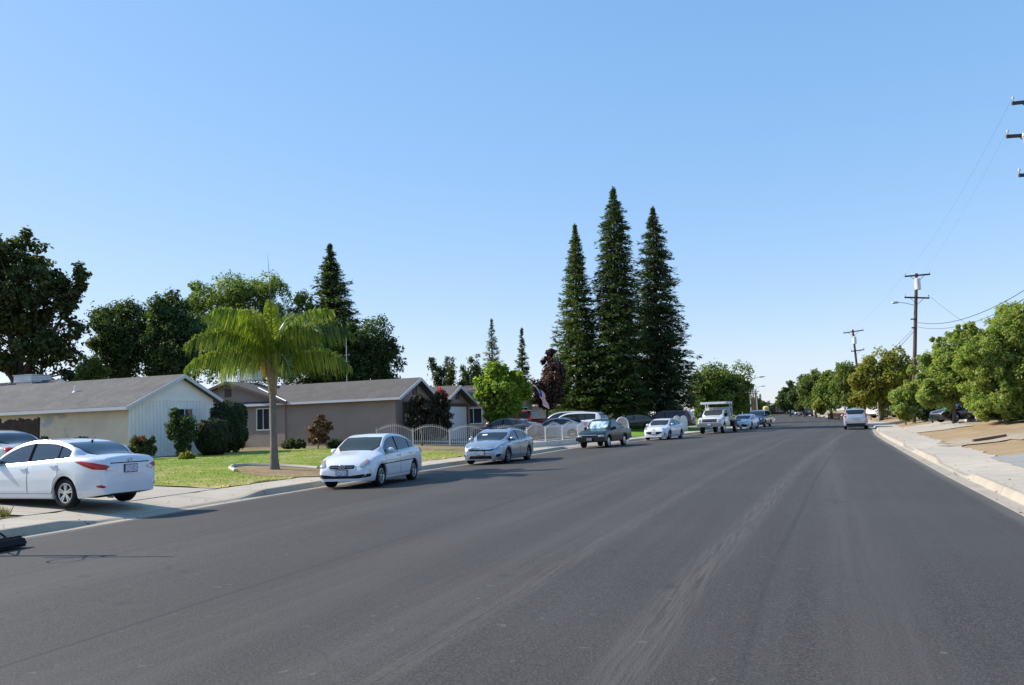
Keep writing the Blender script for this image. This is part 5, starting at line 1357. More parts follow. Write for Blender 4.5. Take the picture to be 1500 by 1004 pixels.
def wire(pts_pairs, name, label, sag=.5, r=.0045, group='overhead wires'):
    mb = MB()
    for a, b in pts_pairs:
        a, b = Vector(a), Vector(b); pts = []
        for i in range(15):
            t = i / 14; p = a.lerp(b, t); p.z -= sag * 4 * t * (1 - t); pts.append(p)
        mb.tube(pts, r, 4)
    o = mb.build(name, M['wire']); tag(o, label, 'cable'); return o
wire([(e0[0][0], e1[0][0])], 'overhead_wire', 'thin wire from the top arm of the nearest pole to the transformer pole', .6, .003)
wire([(e0[1][0], e1[1][0])], 'overhead_wire', 'thin wire from the middle arm of the nearest pole to the transformer pole', .6, .002)
wire([(e1[0][0], e2[0][0])], 'overhead_wire', 'thin wire from the transformer pole top to the leaning pole', .7)
wire([(e1[1][1], at(1470, 505, 58))], 'overhead_wire', 'service wire dropping from the lower arm of the transformer pole into the bushy tree', .3, .014)
wire([(O_1 + ax1 * .66, at(1560, 385, 36))], 'overhead_wire', 'upper sagging cable from the transformer pole to the right picture edge', 1.0, .018)
wire([(O_1 + ax1 * .63, at(1560, 400, 36))], 'overhead_wire', 'lower sagging cable from the transformer pole to the right picture edge', 1.0, .014)
wire([(O_1 + ax1 * .63, O_2 + ax2 * .62)], 'overhead_wire', 'low cable between the transformer pole and the leaning pole', .9, .016)

# ------------------------------------------------------------------ small things on the right yard
a, b = on_yard(1425, 648), on_yard(1474, 640)
d = (b - a); L = d.length; m_ = (a + b) / 2
o = MB().box((0, 0, 0), (L * .98, .13, .13)).build('timber_edge', M['log']); o.location = (m_.x, m_.y, ground_at(m_.x, m_.y) + .06); o.rotation_euler = (0, -math.asin(max(-.3, min(.3, (b.z - a.z) / L))), math.atan2(d.y, d.x)); tag(o, 'brown timber edging lying on the sandy bank at right', 'timber')
a, b = on_yard(1413, 617), on_yard(1445, 616)
d = b - a; m_ = (a + b) / 2; o = MB().box((0, 0, 0), (d.length * .8, .25, .5)).build('low_wall', M['block']); o.location = (m_.x, m_.y, ground_at(m_.x, m_.y) + .15); o.rotation_euler = (0, 0, math.atan2(d.y, d.x)); tag(o, 'low pale block wall beside the black sedan under the bushy tree', 'wall')
# utility pedestal / yellow post at the far corner
p = at(1122, 600, 232); z = ground_at(p.x, p.y); mb = MB(); mb.tube([(0, 0, 0), (0, 0, .5), (0, 0, 1.6), (0, 0, 2.3), (0, 0, 2.6)], [.35, .35, .8, .8, .4], 12)
o = mb.build('corner_sign', M['yellow'], None, smooth=True, angle=rad(40)); o.location = (p.x, p.y, z); tag(o, 'pale yellow rounded post standing at the far corner of the road', 'post')
# far dark fence and gate posts right of the silver SUV's far side
a, b = at(1212, 604, 125), at(1238, 604, 122); A, B_ = gp(a.x, a.y), gp(b.x, b.y); r = empty('plank_fence', A); tag(r, 'dark plank fence below the far trees left of the silver SUV', 'fence'); d = B_ - A
mb = MB(); nn = 14
for i in range(nn): q = d * ((i + .5) / nn); mb.box((q.x, q.y, q.z + .4), (d.length / nn - .08, .05, 1.0), 0, Matrix.Rotation(math.atan2(d.y, d.x), 3, 'Z'))
mb.build('plank_panel', M['blackwood'], r)
MB().box((d.x, d.y, d.z + .8), (.12, .12, 1.9)).build('post', M['darkwood'], r)
p = at(1287, 605, 88); o = MB().tube([(0, 0, -.2), (0, 0, 2.0)], .07, 8).build('wooden_post', simple('grey weathered post', (.24, .21, .18), .9)); o.location = gp(p.x, p.y); tag(o, 'bare grey post in front of the white SUV under the right trees', 'post')
# ------------------------------------------------------------------ vegetation
def leaf_mat(name, cols, trans=0.35, clump=0.9, rough=0.55, tint=(1.5, 1.5, 0.5)):
    t = NT(name); g = t.n('NewGeometry'); ob = t.coord()
    c = t.ramp(g.outputs['Random Per Island'], [(i / max(1, len(cols) - 1), c_) for i, c_ in enumerate(cols)])
    n = t.noise(ob, clump, 3, 0.55)
    c = t.mix(t.math('MULTIPLY', t.ramp(n, [(0.38, (1, 1, 1)), (0.55, (0, 0, 0))]), 0.30), c, (0.4, 0.42, 0.4), 'MULTIPLY')
    if 'palm' in name:                                           # each frond gets its own random tone
        c = t.mix(1.0, c, t.ramp(t.n('ObjectInfo').outputs['Random'], [(0.0, (.45, .5, .45)), (0.5, (.95, .95, .8)), (1.0, (1.5, 1.35, .9))]), 'MULTIPLY')
    t.base(c); t.set(Roughness=rough); t.p.inputs['Specular IOR Level'].default_value = 0.3
    tr = t.n('BsdfTranslucent'); t.l(t.mix(1.0, c, tint, 'MULTIPLY'), tr.inputs[0])
    mx = t.n('MixShader'); mx.inputs[0].default_value = trans; t.l(t.p.outputs[0], mx.inputs[1]); t.l(tr.outputs[0], mx.inputs[2]); t.l(mx.outputs[0], t.out.inputs[0])
    return t.m
LM = {}
LM['dark'] = leaf_mat('dark broad leaves', [(.034, .056, .018), (.055, .082, .026), (.080, .105, .034), (.13, .125, .042)], .4)
LM['deep'] = leaf_mat('deep green leaves', [(.034, .066, .024), (.056, .098, .032), (.080, .13, .040)], .4)
LM['mid2'] = leaf_mat('darker mid green leaves', [(.05, .095, .026), (.075, .125, .034), (.10, .15, .042)], .4)  # a darker green than the mid leaves
LM['light'] = leaf_mat('light green leaves', [(.11, .18, .036), (.15, .22, .048), (.20, .25, .065)], .45)
LM['maple'] = leaf_mat('bright maple leaves', [(.15, .25, .030), (.21, .31, .042), (.30, .38, .07)], .5)
LM['mid'] = leaf_mat('mid green leaves', [(.075, .14, .032), (.11, .18, .042), (.15, .20, .054), (.22, .19, .055)], .4)
LM['bushy'] = leaf_mat('bushy ash leaves', [(.15, .25, .060), (.20, .30, .080), (.26, .35, .105), (.29, .35, .11), (.36, .31, .085)], .48, .8)
LM['yellow'] = leaf_mat('yellowing leaves', [(.19, .22, .042), (.26, .27, .052), (.33, .30, .065), (.15, .20, .044)], .48)
LM['plum'] = leaf_mat('purple plum leaves', [(.045, .020, .022), (.075, .032, .030), (.11, .06, .042), (.05, .055, .025)], .3, .9, .55, (1.4, .8, .7))
LM['redwood'] = leaf_mat('redwood sprays', [(.030, .060, .022), (.048, .086, .030), (.072, .112, .038), (.095, .118, .042)], .35, .6)
LM['redwood_green'] = leaf_mat('greener redwood sprays', [(.045, .085, .024), (.07, .12, .034), (.10, .15, .044), (.13, .15, .05)], .35, .6)
LM['redwood_dark'] = leaf_mat('dark redwood sprays', [(.026, .052, .024), (.040, .072, .032), (.058, .092, .040), (.075, .095, .045)], .3, .5)
LM['bluespruce'] = leaf_mat('blue grey needles', [(.085, .13, .095), (.12, .17, .12), (.16, .20, .14)], .35, .6)
LM['juniper'] = leaf_mat('juniper foliage', [(.045, .07, .030), (.07, .10, .040), (.11, .14, .05)], .35, .6)
LM['hedge'] = leaf_mat('clipped hedge leaves', [(.018, .036, .012), (.030, .056, .018), (.045, .075, .022)], .25)
LM['rose'] = leaf_mat('rose leaves', [(.035, .06, .018), (.06, .09, .028), (.11, .12, .04)], .3)
LM['crape'] = leaf_mat('dark reddish leaves', [(.022, .024, .014), (.035, .040, .018), (.060, .035, .022)], .25)
LM['autumn'] = leaf_mat('pinkish autumn leaves', [(.10, .11, .04), (.20, .07, .05), (.13, .13, .05), (.28, .10, .08)], .3)
LM['bloom'] = leaf_mat('red blossom', [(.45, .03, .035), (.60, .05, .05), (.32, .03, .05)], .3, 2.0, .6, (1.2, .8, .8))
LM['palm'] = leaf_mat('palm leaflets', [(.07, .14, .024), (.125, .205, .036), (.21, .28, .055), (.40, .40, .11)], .40, 1.2, .32, (1.35, 1.4, .5))
M['bark'] = simple('bark', (.10, .075, .055), .95, var=.35, vscale=5, bump=.6, bscale=25)
M['redbark'] = simple('redwood bark', (.10, .055, .038), .95, var=.3, vscale=4)
M['palmbark'] = simple('ringed palm trunk', (.15, .13, .112), .95, var=.25, vscale=6, bump=.4, bscale=40)
M['rachis'] = simple('frond stem', (.24, .27, .08), .5)
M['boot'] = simple('palm leaf bases', (.22, .16, .10), .9, var=.35, vscale=6)

DENS = 1.7
def quads_mesh(name, V, mat, parent, loc=None):
    """V: (N, 4, 3) array of quads"""
    N = len(V); me = bpy.data.meshes.new(name)
    me.vertices.add(4 * N); me.vertices.foreach_set('co', V.reshape(-1).astype(np.float32))
    me.loops.add(4 * N); me.loops.foreach_set('vertex_index', np.arange(4 * N, dtype=np.int32))
    me.polygons.add(N); me.polygons.foreach_set('loop_start', np.arange(0, 4 * N, 4, dtype=np.int32))
    try: me.polygons.foreach_set('loop_total', np.full(N, 4, dtype=np.int32))
    except Exception: pass
    me.materials.append(mat); me.update(calc_edges=True); me.validate()
    o = bpy.data.objects.new(name, me); col.objects.link(o)
    if parent is not None: o.parent = parent
    return o
def norm(a): return a / np.maximum(np.linalg.norm(a, axis=-1, keepdims=True), 1e-9)
def rdir(n): return norm(rng.normal(size=(n, 3)))
def kites(P, Nn, size, aspect=.5, T=None, fold=.12):
    """one kite-shaped leaf at each point, facing Nn, pointing along T"""
    n = len(P)
    if T is None: T = rdir(n)
    T = norm(T - (T * Nn).sum(1, keepdims=True) * Nn); B_ = np.cross(Nn, T); s = size[:, None]
    a = P - T * s * .5; b = P + T * s * .5; m = P + T * s * rng.uniform(-.12, .08, (n, 1))
    l = m + B_ * s * aspect * .5 + Nn * s * fold; r = m - B_ * s * aspect * .5 + Nn * s * fold
    return np.stack([a, r, b, l], 1)
def crown_leaves(lobes, nsub, nleaf, leaf, aspect=.55, sub=(.26, .44), up=.35, droop=0.0, flat=1.0, fill=.55):
    """lobes: (centre, rx, ry, rz); returns quads and the centres of the sub-clumps"""
    out = []; subs = []
    vol = np.array([(l[1] * l[2] * l[3]) ** (2 / 3) for l in lobes]); vol = vol / vol.sum()
    for (c, rx, ry, rz), f in zip(lobes, vol):
        k = max(3, int(nsub * f)); c = np.array(c); R_ = np.array([rx, ry, rz])
        D = rdir(k); rr_ = np.where(rng.random(k) < .8, rng.uniform(.55, .95, k), rng.uniform(.1, .55, k))[:, None]
        C_ = c + D * R_ * rr_; S = rng.uniform(*sub, k) * (rx + ry + rz) / 3
        for ci, s in zip(C_, S):
            m = max(8, int(nleaf / nsub * rng.uniform(.6, 1.4) * (s / np.mean(S)) ** 2))
            an = rng.uniform(.72, 1.35, 3); d = rdir(m); rr2 = s * (fill + (1.12 - fill) * rng.random(m) ** .7)
            sp = rdir(7); sp[:, 2] = np.abs(sp[:, 2]) * .7 + .1 * sp[:, 2]; isp = rng.random(m) < .30; d[isp] = norm(sp[rng.integers(0, 7, isp.sum())] + rng.normal(size=(isp.sum(), 3)) * .16); rr2[isp] = s * rng.uniform(.7, 1.55, isp.sum())
            q = ci + d * rr2[:, None] * an * np.array([1, 1, flat]); q[:, 2] -= droop * rng.random(m) * s
            n_ = norm(d * .6 + rdir(m) * .75 + np.array([0, 0, up])); out.append(kites(q, n_, leaf * rng.uniform(.6, 1.35, m), aspect)); subs.append((ci, s))
    return np.concatenate(out), subs
def limb(mb, a, b, r0, r1, bend=.15, n=6):
    a, b = Vector(a), Vector(b); L = (b - a).length; pts = []; off = Vector((rng.normal(), rng.normal(), .5)) * bend * L * .4
    for i in range(n):
        t = i / (n - 1); pts.append(a.lerp(b, t) + off * math.sin(math.pi * t))
    mb.tube(pts, [r0 + (r1 - r0) * i / (n - 1) for i in range(n)], 7)
def tree(name, label, cat, base, lobes, mat, nsub=60, nleaf=9000, leaf=.16, trunk=.16, group=None, limbs=14, bark='bark', **kw):
    base = Vector(base); root = empty(name, base); tag(root, label, cat, group)
    nleaf = int(nleaf * DENS); leaf = leaf * 1.12; nsub = int(nsub * 1.25)
    lb = [(np.array(c) - np.array(base), rx, ry, rz) for c, rx, ry, rz in lobes]
    V, subs = crown_leaves(lb, nsub, nleaf, leaf, **kw)
    cz = min(l[0][2] - l[3] * .35 for l in lb); mc = sum(l[0] for l in lb) / len(lb)
    fork = Vector((mc[0] * .35, mc[1] * .35, max(.5, cz * .9)))
    mb = MB(); mb.tube([(0, 0, -.3), (0, 0, .15), fork * .5 + Vector((rng.normal() * .05, 0, 0)), fork], [trunk * 1.5, trunk * 1.1, trunk * .9, trunk * .8], 10)
    idx = rng.permutation(len(subs))[:limbs]
    for l in lb: limb(mb, fork, Vector(l[0]), trunk * .65, trunk * .22, .1)
    for i in idx:
        c, s = subs[i]; near = min(lb, key=lambda l: np.linalg.norm(l[0] - c)); limb(mb, fork.lerp(Vector(near[0]), rng.uniform(.2, .8)), Vector(c), trunk * .32, trunk * .06, .1)
    mb.build('trunk', M[bark], root, smooth=True, angle=rad(60)); quads_mesh('crown', V, LM[mat], root); return root
def plobes(Y, items, deep=1.0):
    """crown lobes given as centre and radii in photograph pixels at depth Y"""
    out = []
    for it in items:
        px, py, rx, ry = it[:4]; Yo = Y + (it[4] if len(it) > 4 else 0); c = at(px, py, Yo); k = Yo / F_PX
        out.append((tuple(c), rx * k, (rx + ry) / 2 * k * deep, ry * k))
    return out
def pbase(px, Y, py=615):
    p = at(px, py, Y); return Vector((p.x, p.y, ground_at(p.x, p.y)))

# big dark tree at the left edge and the trees behind the white house
tree('broadleaf_tree', 'tall dark sycamore-like tree at the left picture edge with sky showing through', 'tree', pbase(20, 62), plobes(62, [(20, 372, 42, 48), (62, 430, 50, 42), (95, 415, 30, 30), (10, 460, 60, 60), (68, 500, 48, 55), (-60, 420, 80, 90), (100, 455, 22, 36), (20, 545, 40, 40), (85, 545, 28, 22)]), 'dark', 160, 20000, .27, .30, limbs=34, aspect=.7, sub=(.18, .33), fill=.3)
tree('broadleaf_tree', 'dark rounded tree behind the ridge of the white house, left of its neighbour', 'tree', pbase(180, 66), plobes(66, [(182, 482, 44, 42), (160, 470, 28, 32), (205, 500, 30, 50), (175, 535, 40, 40), (150, 520, 18, 30)]), 'deep', 80, 15000, .22, .22)
tree('small_tree', 'small low dark tree peeping over the white house ridge at left', 'tree', pbase(133, 60), plobes(60, [(133, 545, 20, 18), (122, 552, 12, 12)]), 'mid', 26, 3500, .18, .10)
tree('broadleaf_tree', 'dark two-headed tree behind the gable of the white house', 'tree', pbase(250, 64), plobes(64, [(248, 455, 30, 34), (262, 490, 42, 42), (235, 510, 24, 40), (275, 530, 40, 40), (240, 545, 30, 30)]), 'deep', 90, 16000, .22, .24)
tree('feathery_tree', 'tall pale green feathery tree behind the palm', 'tree', pbase(350, 80), plobes(80, [(340, 435, 55, 30), (300, 440, 30, 26), (395, 432, 45, 28), (330, 480, 65, 50), (400, 485, 55, 50), (440, 450, 26, 24)]), 'light', 130, 22000, .22, .26, sub=(.2, .34), aspect=.45)
tree('broadleaf_tree', 'dark rounded tree at the right of the conifer behind the taupe house', 'tree', pbase(545, 74), plobes(74, [(545, 512, 38, 38), (570, 535, 24, 34), (520, 500, 26, 30), (530, 545, 44, 34), (500, 540, 34, 40)]), 'deep', 80, 15000, .22, .24)

tree('broadleaf_tree', 'mid green tree low behind the palm, between the feathery tree and the roofs', 'tree', pbase(400, 72), plobes(72, [(310, 515, 30, 40), (370, 525, 40, 36), (430, 520, 40, 40), (470, 510, 30, 46), (400, 500, 40, 34)]), 'mid2', 100, 14000, .22, .2)
# conifers
def conifer(name, label, base, apex, R0, mat, whorls=60, per=6, spray=16, size=.55, droop=.25, power=.85, z0=.6, trunk=.28, uptip=.15, group=None, ragged=.25, width=.24, bare=.2):
    R0 = R0 * 1.12; whorls = int(whorls * 1.25); spray = int(spray * 1.5); size = size * 1.05
    base = Vector(base); root = empty(name, base); tag(root, label, 'tree', group)
    ax = Vector(apex) - base; H = ax.length; mb = MB()
    mb.tube([Vector((0, 0, -.3)), ax * .02, ax * .3, ax * .7, ax * .985], [trunk * 1.25, trunk, trunk * .75, trunk * .32, .02], 10)
    out = []; axn = np.array(ax)
    for i in range(whorls):
        k = z0 / H + (1 - z0 / H) * ((i + rng.random()) / whorls) ** .92; zc = axn * k
        R_ = R0 * (1 - k) ** power * (1 + .6 * max(0, .12 - k)); R_ = max(R_ * min(1, .30 + (1 - k) * 6), .12)
        kk = max(3, int(per * 1.5 * (.5 + .5 * R_ / R0) + rng.random())); dr0 = droop
        a0 = rng.random() * 6.28
        for j in range(kk):
            kj = min(.985, max(z0 / H, k + rng.normal() * .5 / whorls + (rng.random() - .5) * 1.6 / whorls)); zc = axn * kj; a = a0 + 6.283 * j / kk + rng.normal() * .35; droop = dr0 * rng.uniform(.4, 1.6); L = R_ * (1 - ragged * 1.9 * rng.random() ** 1.5 + ragged * .5 * rng.normal() * .6); L = max(L, .1); d = np.array([math.cos(a), math.sin(a), 0]); side_ = np.array([-d[1], d[0], 0])
            m = max(4, int(spray * (.35 + .65 * L / R0))); t = bare + (1 - bare) * rng.random(m) ** .75
            z = (-droop * L * t ** 1.3 + uptip * L * t ** 3 + .10 * L)
            sw = (rng.random(m) - .5) * 2 * (.32 * L * (1 - t * .65) + .06)
            P = zc + d * (L * t)[:, None] + side_ * sw[:, None] + np.array([0, 0, 1.0]) * (z + rng.normal(size=m) * .07 * (1 + L * .1))[:, None]
            T = d * .9 + side_ * np.sign(sw)[:, None] * .55 + np.array([0, 0, 1.0]) * (rng.normal(size=(m, 1)) * .28 - droop * .5); Nn = norm(np.array([0, 0, 1.0]) + rng.normal(size=(m, 3)) * .55)
            out.append(kites(P, Nn, size * rng.uniform(.6, 1.3, m) * (.55 + .45 * (1 - k)), width, T, .05))
            droop = dr0
            if L > .5 and rng.random() < .5: mb.tube([Vector(zc), Vector(zc + d * L * .5 + np.array([0, 0, (.1 - droop * .4) * L])), Vector(zc + d * L * .9 + np.array([0, 0, (.1 - droop * .8 + uptip * .7) * L]))], [.012 + .012 * L, .012 + .006 * L, .006], 4, cap=False)
    m = 40; kx = 1 - rng.random(m) * .05
    P = axn * kx[:, None] + rng.normal(size=(m, 3)) * .06; out.append(kites(P, rdir(m), np.full(m, size * .5), width, np.array([0, 0, 1.0]) + rng.normal(size=(m, 3)) * .5))
    mb.build('trunk', M['redbark'], root, smooth=True, angle=rad(60)); quads_mesh('crown', np.concatenate(out), LM[mat], root); return root
def con(name, label, px, Y, top_px, top_py, halfw, mat, **kw):
    b = pbase(px, Y); a = at(top_px, top_py, Y); return conifer(name, label, b, a, halfw * Y / F_PX, mat, **kw)
RG = 'three tall redwoods beside the street'
con('redwood_tree', 'left and shortest of the three tall redwoods, greener than the others', 848, 82, 842, 328, 52, 'redwood_green', whorls=84, per=8, spray=24, size=.60, droop=.22, power=.78, z0=1.4, group=RG, ragged=.22)
con('redwood_tree', 'middle and tallest of the three dark redwoods', 906, 81, 898, 274, 52, 'redwood', whorls=98, per=8, spray=26, size=.62, droop=.36, power=.50, z0=1.6, group=RG, ragged=.26, trunk=.36)
con('redwood_tree', 'right one of the three tall redwoods, with the widest skirt', 966, 84, 956, 303, 60, 'redwood_dark', whorls=92, per=8, spray=26, size=.66, droop=.30, power=.62, z0=1.6, group=RG, ragged=.34, trunk=.36)
con('conifer_tree', 'dark pointed conifer between the palm and the rounded tree', 492, 80, 483, 357, 92, 'redwood', whorls=74, per=9, spray=28, size=.74, droop=.25, power=.82, z0=1.2, ragged=.42)
con('spruce_tree', 'pale blue-grey pointed conifer behind the maple', 722, 98, 720, 467, 28, 'bluespruce', whorls=40, per=6, spray=16, size=.52, droop=.10, power=.85, uptip=.25, ragged=.32)
con('spruce_tree', 'dark green narrow conifer right of the pale blue-grey one', 766, 96, 764, 481, 22, 'redwood', whorls=36, per=6, spray=18, size=.55, droop=.15, power=.80, uptip=.2, ragged=.30)
# ragged junipers behind the garage
def juniper(label, px, Y, tips, mat='juniper'):
    b = pbase(px, Y); root = empty('juniper_tree', b); tag(root, label, 'tree'); mb = MB(); out = []
    f = Vector((0, 0, 1.0)); mb.tube([(0, 0, -.2), f], [.22, .18], 8)
    for (tx, ty) in tips:
        e = at(tx, ty, Y + rng.normal() * .8) - b; limb(mb, f, e, .11, .015, .12, 7)
        for s_ in range(26):
            t = rng.uniform(.35, 1.03); p = f.lerp(e, min(t, 1.03)); m = 26; w = (1.15 - t) * 1.0 + .22
            P = np.array(p) + rng.normal(size=(m, 3)) * np.array([w, w, w * .75]) * .42; T = np.array((e - f).normalized()) + rng.normal(size=(m, 3)) * .6
            out.append(kites(P, rdir(m), .30 * rng.uniform(.6, 1.3, m), .4, T))
    mb.build('trunk', M['bark'], root, smooth=True); quads_mesh('crown', np.concatenate(out), LM[mat], root)
juniper('ragged juniper with spiky tips rising behind the garage gable, left one', 652, 84, [(632, 528), (643, 536), (655, 527), (663, 524), (650, 545), (640, 552), (662, 545)])
juniper('ragged leaning juniper right of the garage gable ridge', 690, 86, [(678, 540), (690, 526), (699, 522), (684, 548), (700, 540), (694, 560), (676, 562)])
juniper('low dark juniper between the leaning juniper and the maple', 703, 88, [(700, 548), (708, 545), (714, 553), (702, 560)])

# maple, plum, far left round tree
tree('maple_tree', 'young bright green maple in front of the tan house', 'tree', pbase(733, 60.5), plobes(60.5, [(730, 560, 26, 22), (715, 575, 20, 20), (752, 578, 22, 24), (735, 590, 30, 22), (720, 602, 18, 14), (758, 560, 12, 16), (728, 545, 14, 12), (770, 570, 8, 12)]), 'maple', 90, 11000, .20, .09, aspect=.8)
tree('plum_tree', 'purple-leaved plum tree at the left foot of the redwoods', 'tree', pbase(800, 76), plobes(76, [(804, 545, 13, 24), (798, 575, 16, 24), (812, 565, 14, 34), (803, 525, 8, 14)]), 'plum', 70, 9000, .20, .12, aspect=.65, sub=(.24, .42), fill=.4)
tree('broadleaf_tree', 'rounded green tree right of the redwoods, behind the flatbed truck', 'tree', pbase(1058, 112), plobes(112, [(1058, 560, 34, 28), (1035, 565, 26, 24), (1080, 575, 18, 26), (1050, 585, 42, 22), (1025, 590, 20, 18)]), 'mid', 90, 14000, .32, .25)
# right side trees
tree('bushy_tree', 'large bushy light green tree filling the right picture edge', 'tree', pbase(1475, 47), plobes(47, [(1480, 500, 46, 44), (1440, 520, 44, 42), (1510, 480, 50, 50), (1500, 560, 60, 48), (1450, 570, 44, 40), (1560, 520, 60, 70), (1497, 450, 16, 16), (1415, 490, 20, 18), (1455, 598, 36, 20), (1500, 600, 50, 20), (1455, 575, 24, 24)]), 'bushy', 430, 46000, .17, .15, sub=(.12, .24), aspect=.42, limbs=26, up=.5)
tree('bushy_tree', 'bushy green tree between the transformer pole and the large tree at right', 'tree', pbase(1398, 56), plobes(56, [(1398, 520, 38, 34), (1372, 540, 28, 32), (1365, 570, 22, 30), (1430, 500, 30, 26), (1390, 555, 40, 34), (1420, 555, 40, 38), (1385, 575, 34, 30), (1375, 497, 12, 10), (1408, 485, 18, 16), (1360, 560, 14, 24), (1432, 575, 26, 20)]), 'bushy', 280, 26000, .19, .13, sub=(.13, .25), aspect=.42, limbs=20, up=.5)
tree('shrub', 'leafy shrub growing round the foot of the transformer pole', 'shrub', pbase(1326, 69, 612), plobes(69, [(1325, 588, 16, 22), (1318, 603, 14, 14), (1332, 604, 16, 12), (1345, 590, 14, 24), (1332, 565, 10, 10), (1355, 602, 12, 12), (1335, 545, 8, 12)]), 'bushy', 60, 7000, .24, .06, aspect=.42)
tree('broadleaf_tree', 'yellow-green rounded tree behind the silver SUV and the transformer pole', 'tree', pbase(1292, 92), plobes(92, [(1295, 545, 34, 28), (1270, 560, 24, 26), (1315, 545, 30, 30), (1300, 578, 44, 20), (1262, 585, 16, 20), (1325, 590, 18, 16)]), 'yellow', 110, 15000, .28, .2, sub=(.22, .36))
for i, (px, Y, items, mt, lb) in enumerate([
    (1245, 118, [(1243, 548, 22, 20), (1252, 570, 22, 26), (1235, 575, 20, 24)], 'mid', 'green tree directly behind the leaning utility pole'),
    (1218, 135, [(1217, 560, 18, 16), (1210, 580, 20, 22), (1228, 582, 16, 18)], 'light', 'light green tree left of the leaning pole above the dark plank fence'),
    (1195, 150, [(1198, 558, 18, 14), (1190, 575, 18, 22), (1204, 585, 14, 16)], 'mid', 'spreading green tree above the far row of SUVs'),
    (1178, 165, [(1180, 570, 10, 18), (1172, 585, 14, 16)], 'juniper', 'greyish green tree between the dark far tree and the spreading one'),
    (1158, 190, [(1158, 575, 12, 14), (1150, 585, 12, 14), (1165, 585, 12, 16)], 'deep', 'dark ragged tree at the far bend of the road')]):
    tree('broadleaf_tree', lb, 'tree', pbase(px, Y), plobes(Y, items), mt, 60, 8000, .24 * Y / 90, .2, group='trees along the far right side')
tree('shrub', 'yellowish low shrub at the end of the dark plank fence', 'shrub', pbase(1201, 128), plobes(128, [(1200, 596, 7, 9), (1206, 600, 5, 6)]), 'yellow', 20, 2000, .3, .05)
tree('shrub', 'dark green shrub hiding the foot of the leaning pole', 'shrub', pbase(1276, 100), plobes(100, [(1274, 593, 12, 14), (1284, 600, 9, 8)]), 'deep', 30, 3500, .26, .05)
tree('shrub', 'dark shrub in shade beside the black sedan on the right', 'shrub', pbase(1366, 64), plobes(64, [(1366, 600, 14, 14), (1352, 606, 10, 9), (1378, 598, 10, 12)]), 'hedge', 30, 3500, .2, .05)
tree('shrub', 'dense shade shrub under the large tree at the right picture edge', 'shrub', pbase(1480, 50), plobes(50, [(1470, 600, 34, 16), (1510, 595, 34, 20), (1445, 604, 16, 12)]), 'deep', 50, 6000, .18, .05)
# far tree line across the end of the street and behind the houses
far_specs = [(1098, 230, 580, 10), (1112, 262, 588, 12), (1124, 285, 590, 12), (1137, 300, 589, 11), (1148, 290, 584, 12), (1090, 240, 575, 14)]
for i, (px, Y, top, r) in enumerate(far_specs):
    tree('far_tree', ['far tree beside the street lamps', 'far tree behind the pale street poles', 'far tree at the very end of the street', 'far tree above the small grey roofed house', 'far tree left of the dark ragged tree', 'far tree hidden behind the rounded green tree'][i], 'tree', pbase(px, Y), plobes(Y, [(px, top + r * .8, r, r * .8), (px - r * .6, top + r * 1.5, r * .8, r), (px + r * .7, top + r * 1.4, r * .8, r)]), ['mid', 'mid', 'deep', 'deep', 'mid', 'deep'][i], 30, 3500, .6, .3, group='trees at the far end of the street')
for i, (px, Y, top) in enumerate([(1108, 300, 576), (1113.5, 310, 578)]):
    con('far_conifer', ['far pointed conifer left of its twin above the far trees', 'far pointed conifer right of its twin above the far trees'][i], px, Y, px, top, 6, 'redwood', whorls=18, per=5, spray=10, size=1.2, group='pointed conifers far away')

# shrubs by the houses
tree('rose_bush', 'leggy rose bush with a few red blooms in front of the white house gable', 'shrub', pbase(206, 37.5, 672), plobes(37.5, [(205, 650, 15, 12), (212, 660, 14, 12), (198, 658, 11, 12), (221, 645, 6, 7)]), 'rose', 50, 3600, .09, .025)
V, _ = crown_leaves([((0, 0, 0), .28, .2, .12)], 5, 60, .09); o = quads_mesh('blossom', V, LM['bloom'], None); p = at(203, 643, 37.2); o.location = p
for r_ in list(bpy.data.objects):
    if r_.name.startswith('rose_bush'): o.parent = r_; o.location = p - r_.location
tree('climbing_shrub', 'tall dark climbing shrub against the white gable wall', 'shrub', pbase(265, 39.4, 668), plobes(39.4, [(265, 622, 17, 16), (272, 640, 14, 18), (256, 630, 12, 12), (258, 606, 6, 12), (268, 655, 10, 12)]), 'deep', 70, 5200, .10, .03)
tree('shrub', 'small yellowish shrub on the lawn below the climbing shrub', 'shrub', pbase(275, 36.5, 680), plobes(36.5, [(275, 671, 12, 8), (270, 674, 8, 6)]), 'yellow', 24, 1800, .07, .015)
